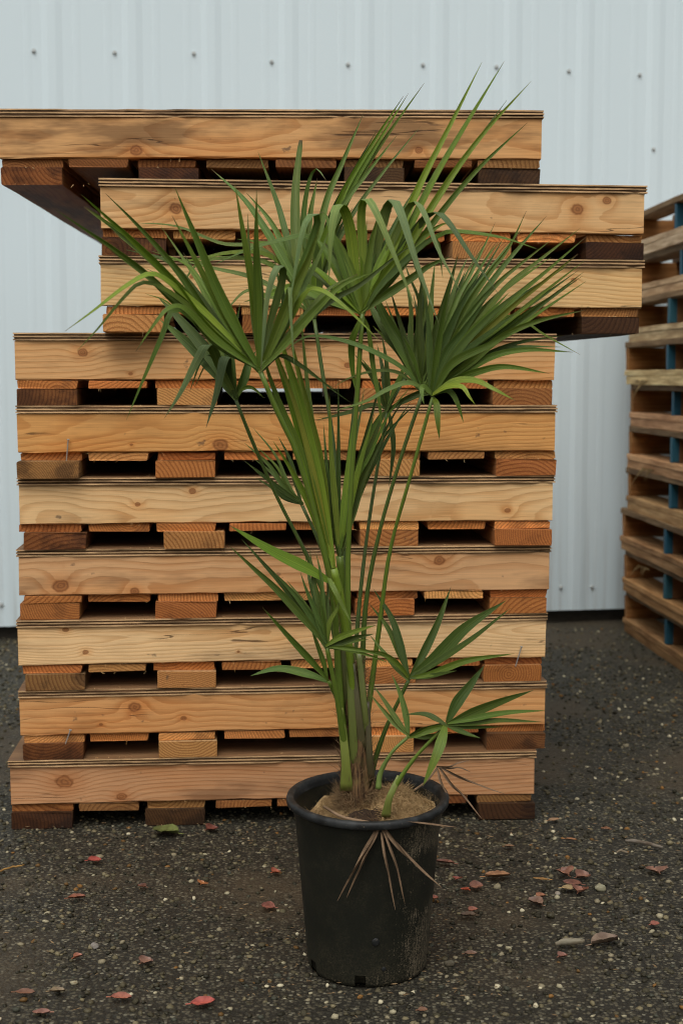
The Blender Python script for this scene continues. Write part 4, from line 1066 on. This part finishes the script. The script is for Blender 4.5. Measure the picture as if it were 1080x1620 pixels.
def leaf_base(p0, p1, p2, r0, r1, tone, D):
    P = resample([to_palm(at(*p0, D + .010)), to_palm(at(*p1, D - .002)), to_palm(at(*p2, D + .004))], 10)
    v_, f_ = tube(P, [r0 * (1.05 - .25 * min(1, i / 3)) + (r1 - r0 * .8) * i / 10 for i in range(11)], 12, .32)
    obj('leaf_base', mesh('leaf_base', v_, f_, PETIOLE, True), palm, color=s2l(*tone))
for q in range(18):                                  # ragged old sheaths wrapped round the stem
    rq = random.Random(900 + q); a = q * 2.4; hz = q / 18
    c0 = TP[0].lerp(TP[-1], hz * .62); c1 = TP[0].lerp(TP[-1], hz * .62 + .40)
    r0 = .0275 - .011 * hz * .62; dirv = Vector((math.cos(a), math.sin(a), 0))
    P = [c0 + dirv * r0, c0.lerp(c1, .5) + dirv * (r0 + .002), c1 + dirv * (r0 - .006 + .011 * (q % 3 == 0) + .004 * (q % 2))]
    P = [p + Vector((rq.gauss(0, .002), rq.gauss(0, .002), 0)) for p in P]
    Q = resample(P, 12); side = Vector((-math.sin(a), math.cos(a), 0)); vs_, fs = [], []
    for i, p in enumerate(Q):
        u = i / 12; w = .015 * (1 - .75 * u) * rq.uniform(.86, 1.12)
        for k_ in (-1, -.5, 0, .5, 1): vs_.append(p + side * (k_ * w) - dirv * (abs(k_) ** 2 * w * .55) + dirv * rq.uniform(0, .0012))
    for i in range(12):
        for k_ in range(4): b_ = i * 5 + k_; fs.append((b_, b_ + 1, b_ + 6, b_ + 5))
    obj('leaf_sheath', mesh('leaf_sheath', vs_, fs, BARK, True), palm)
leaf_base((548, 1250), (546, 1195), (537, 1120), .0115, .006, (128, 136, 62), 2.436)
leaf_base((571, 1185), (566, 1130), (556, 1050), .010, .006, (92, 86, 56), 2.441)
leaf_base((586, 1235), (584, 1190), (580, 1110), .008, .005, (84, 76, 50), 2.450)
leaf_base((552, 1120), (545, 1060), (541, 990), .009, .005, (98, 100, 54), 2.446)
leaf_base((560, 1215), (557, 1140), (551, 1040), .0095, .006, (108, 116, 56), 2.440)
leaf_base((578, 1170), (575, 1110), (567, 1030), .0085, .005, (112, 118, 60), 2.446)
leaf_base((610, 1292), (616, 1262), (632, 1228), .0085, .005, (126, 134, 66), 2.376)

# ---------------------------------------------------------------- things lying on the gravel
def ground_at(px, py):
    v = (py - 810.0) / F_PX
    zc = CAM_H / (math.sin(PITCH) + v * math.cos(PITCH)); D = zc * (math.cos(PITCH) - v * math.sin(PITCH))
    return Vector(((px - 540.0) / F_PX * zc, D, 0))
def litter_mesh(L, W, seed, curl):
    rng = random.Random(seed); n = 9; vs_, fs = [], []; th = .0005
    for i in range(n + 1):
        u = i / n; w = W / 2 * (math.sin(math.pi * min(1, u * .93 + .035)) ** .75) * rng.uniform(.92, 1.06)
        if i in (0, n): w = W * .03
        x = -L/2 + L * u
        for k in (-1, -.5, 0, .5, 1):
            z = curl * W * (abs(k) ** 1.6) * math.sin(math.pi * (.15 + .7 * u)) + .10 * L * (u - .5) ** 2 * (1 + curl) + rng.uniform(-.03, .03) * W
            vs_.append((x, k * w + rng.uniform(-.02, .02) * W, z))
    m = len(vs_); vs_ += [(x, y, z - th) for (x, y, z) in vs_]
    for i in range(n):
        for k in range(4):
            a = i * 5 + k; fs.append((a, a + 5, a + 6, a + 1)); fs.append((m + a, m + a + 1, m + a + 6, m + a + 5))
    # stalk
    b = len(vs_); L2 = L * .22
    for q in range(3):
        x = -L/2 - L2 * q / 2
        vs_ += [(x, -.0007, .0003), (x, .0007, .0003), (x, 0, .0017)]
    for q in range(2):
        for e in range(3): fs.append((b + q * 3 + e, b + q * 3 + (e + 1) % 3, b + q * 3 + 3 + (e + 1) % 3, b + q * 3 + 3 + e))
    return mesh('fallen_leaf', vs_, fs, LITTER, True)
LEAVES = [ # px, py, length px, width px, heading deg, colour, curl, label
 (262, 1322, 42, 24, 165, (112, 138, 62), .30, 'large green leaf lying in front of the lowest pallet'),
 (150, 1367, 22, 12, 30, (196, 74, 72), .25, 'bright red leaf on gravel before the left pallet corner'),
 (335, 1317, 20, 13, 40, (120, 40, 36), .35, 'dark crimson leaf right of the green leaf'),
 (122, 1427, 26, 9, 10, (158, 82, 52), .5, 'rust brown curled leaf below the bright red one'),
 (321, 1404, 10, 11, 60, (196, 120, 62), .3, 'tiny orange leaf left of the pot'),
 (225, 1409, 16, 8, 150, (112, 56, 40), .4, 'thin dark brown leaf below the green leaf'),
 (436, 1386, 14, 11, 40, (188, 88, 58), .4, 'small orange red leaf close to the left of the pot'),
 (424, 1441, 22, 14, 170, (164, 92, 82), .25, 'dusty pink leaf beside the left side of the pot'),
 (124, 1521, 16, 8, 40, (186, 108, 82), .6, 'small salmon leaf low at the left'),
 (192, 1586, 32, 12, 5, (190, 108, 88), .35, 'pale coral leaf near the bottom left'),
 (321, 1594, 38, 14, 4, (206, 84, 78), .30, 'brightest red leaf at the bottom of the frame left of centre'),
 (66, 1610, 28, 11, 175, (176, 122, 108), .3, 'faded pink leaf in the bottom left corner'),
 (40, 1578, 30, 9, 0, (122, 76, 54), .3, 'brown leaf at the lower left edge'),
 (91, 1576, 24, 9, 15, (146, 128, 96), .5, 'tan curled leaf beside the brown leaf at lower left'),
 (231, 1529, 22, 14, 50, (150, 108, 92), .4, 'crumpled mauve leaf in the muddy patch left of the pot'),
 (703, 1371, 30, 8, 165, (134, 78, 64), .5, 'reddish brown narrow leaf just right of the pot'),
 (787, 1393, 40, 13, 8, (190, 134, 88), .5, 'biggest tan orange leaf right of the pot'),
 (753, 1409, 22, 14, 15, (150, 96, 80), .3, 'dull red leaf below the tan orange leaf'),
 (735, 1414, 14, 8, 145, (212, 82, 48), .3, 'vivid orange red leaf between pot and dull red leaf'),
 (723, 1396, 11, 9, 60, (158, 72, 66), .3, 'small maroon leaf right beside the pot'),
 (686, 1427, 14, 8, 20, (168, 88, 74), .3, 'small rosy leaf touching the right side of the pot'),
 (748, 1447, 16, 10, 30, (180, 104, 82), .4, 'salmon leaf below the dull red leaf'),
 (740, 1455, 24, 10, 170, (120, 102, 86), .4, 'grey brown leaf under the salmon leaf'),
 (892, 1388, 20, 18, 120, (164, 110, 88), .5, 'curled brown leaf at the top of the right leaf cluster'),
 (921, 1393, 24, 16, 30, (150, 100, 82), .4, 'broad brown leaf at the right of the leaf cluster'),
 (904, 1404, 30, 10, 155, (126, 70, 58), .3, 'dark red leaf in the middle of the leaf cluster'),
 (900, 1412, 24, 9, 5, (186, 162, 112), .3, 'straw yellow leaf at the lower left of the leaf cluster'),
 (917, 1416, 20, 15, 60, (158, 98, 78), .5, 'russet leaf at the bottom of the leaf cluster'),
 (846, 1435, 26, 14, 140, (156, 124, 106), .5, 'greyish pink curled leaf left of the leaf cluster'),
 (855, 1425, 15, 11, 20, (178, 112, 76), .4, 'small orange brown leaf lying against the greyish pink one'),
 (855, 1397, 24, 6, 170, (186, 138, 60), .2, 'thin ochre yellow leaf left of the leaf cluster'),
 (1038, 1384, 20, 19, 100, (164, 118, 98), .3, 'rounded pinkish brown leaf at the right edge'),
 (1035, 1469, 14, 9, 10, (164, 84, 72), .3, 'small red leaf low at the right edge'),
 (902, 1334, 18, 6, 0, (178, 118, 66), .3, 'small orange leaf right of the pallet foot'),
 (875, 1303, 18, 7, 12, (170, 132, 92), .3, 'tan leaf nearest the right pallet foot'),
 (957, 1317, 14, 7, 150, (160, 106, 66), .3, 'small ochre leaf farther out from the right pallet foot'),
 (805, 1345, 16, 7, 10, (140, 104, 72), .3, 'small brown leaf between pot and right pallet foot'),
 (889, 1520, 16, 11, 30, (146, 90, 78), .4, 'small red brown leaf below the grey bark piece'),
 (956, 1498, 44, 18, 12, (146, 124, 104), .6, 'large faded brown leaf beside the grey bark piece'),
 (744, 1516, 20, 7, 12, (118, 84, 66), .4, 'thin brown leaf between the pot and the bark piece'),
 (668, 1606, 16, 8, 10, (128, 88, 66), .3, 'small brown leaf below the pot at the bottom edge'),
]
for i, (px, py, L, W, hd, c, curl, label) in enumerate(LEAVES):
    p = ground_at(px, py); sc = math.hypot(p.x, p.y) / F_PX * 1.04
    # foreshortened in the picture, so a leaf is deeper on the ground than it looks
    o = obj('fallen_leaf', litter_mesh(L * sc, W * sc * 1.9, 500 + i, curl * .55), None, (p.x, p.y, .0085), (random.uniform(-.12, .12), random.uniform(-.1, .1), R(hd)), tuple(.55 * a + .45 * b for a, b in zip(s2l(*c), s2l(104, 86, 70))))
    tag(o, label, 'leaf', 'fallen leaves on the gravel')
def twig(px0, py0, px1, py1, r, name, label, cat, c, sag=.006, n=10):
    a, b = ground_at(px0, py0), ground_at(px1, py1); mid = (a + b) / 2; rng = random.Random(px0)
    P = []
    for i in range(n + 1):
        t = i / n; q = a.lerp(b, t) - mid; q.z = .008 + r + sag * math.sin(t * math.pi) * .3 + rng.uniform(-.001, .001); q.y += sag * math.sin(t * 5); P.append(q)
    v_, f_ = tube(P, [r * (1 - .5 * abs(2 * i / n - 1) ** 3) * rng.uniform(.85, 1.15) for i in range(n + 1)], 7, .7)
    o = obj(name, mesh(name, v_, f_, OLD, True), None, mid, color=s2l(*c)); tag(o, label, cat)
twig(988, 1339, 1046, 1348, .0045, 'twig', 'grey stick on the gravel near the right edge', 'twig', (128, 120, 108))
twig(974, 1357, 992, 1355, .003, 'twig', 'short pale stick below the grey stick', 'twig', (150, 142, 124))
twig(-8, 1390, 40, 1374, .0022, 'straw', 'yellow straw stalk at the left edge', 'straw', (176, 138, 80))
twig(878, 1506, 923, 1500, .0065, 'bark_piece', 'grey bark piece low on the right', 'bark', (142, 136, 118), .003)
def pebble(px, py, w, c, label):
    p = ground_at(px, py); bm = bmesh.new(); bmesh.ops.create_icosphere(bm, subdivisions=3, radius=1.0)
    sc = p.length / F_PX * w / 2
    for v in bm.verts:
        v.co *= 1 + .22 * noise.noise(v.co * 1.3 + Vector((px, 0, 0)))
    bmesh.ops.scale(bm, verts=bm.verts, vec=(sc, sc * .8, sc * .62))
    tag(obj('stone', from_bm(bm, 'stone', OLD, True), None, (p.x, p.y, sc * .45), (0, 0, px), s2l(*c)), label, 'stone', 'single bigger stones')
pebble(949, 1409, 19, (150, 148, 124), 'greenish grey stone at the right of the leaf cluster')
pebble(881, 1416, 11, (170, 166, 156), 'pale stone at the left of the leaf cluster')
pebble(150, 1500, 16, (150, 148, 144), 'pale grey stone left of the pot in the mud')
pebble(710, 1528, 18, (96, 92, 78), 'dark olive stone right of the pot foot')

rng = random.Random(77); vs_, fs = [], []
def debris(n, place, smin, smax):
    for _ in range(n):
        x, y = place(); L = rng.uniform(smin, smax); a = rng.uniform(0, 6.28); w = L * rng.uniform(.12, .45); z = .006 + rng.uniform(0, .003)
        d = Vector((math.cos(a), math.sin(a), rng.uniform(-.2, .2))) * L / 2; q = Vector((-math.sin(a), math.cos(a), rng.uniform(-.3, .3))) * w / 2
        c = Vector((x, y, z)); b = len(vs_)
        vs_.extend([c - d, c + q, c + d, c - q, c + Vector((0, 0, .0012))]); fs.extend([(b, b + 3, b + 4), (b + 3, b + 2, b + 4), (b + 2, b + 1, b + 4), (b + 1, b, b + 4)])
debris(420, lambda: (rng.uniform(-1.3, 1.3), rng.uniform(1.95, 3.1)), .004, .013)
debris(120, lambda: (PX + .16 * math.cos(rng.uniform(0, 6.3)) * rng.uniform(.8, 1.5), PY + .15 * math.sin(rng.uniform(0, 6.3))), .004, .014)
debris(200, lambda: (rng.uniform(-.75, .75), 3.17 + rng.gauss(0, .06)), .004, .014)
debris(160, lambda: (rng.uniform(.7, 1.6), rng.uniform(3.3, 5.8)), .006, .020)
tag(obj('debris', mesh('debris', vs_, fs, BARKF)), 'tiny dry bits of bark and leaf strewn over the gravel', 'debris', kind='stuff')
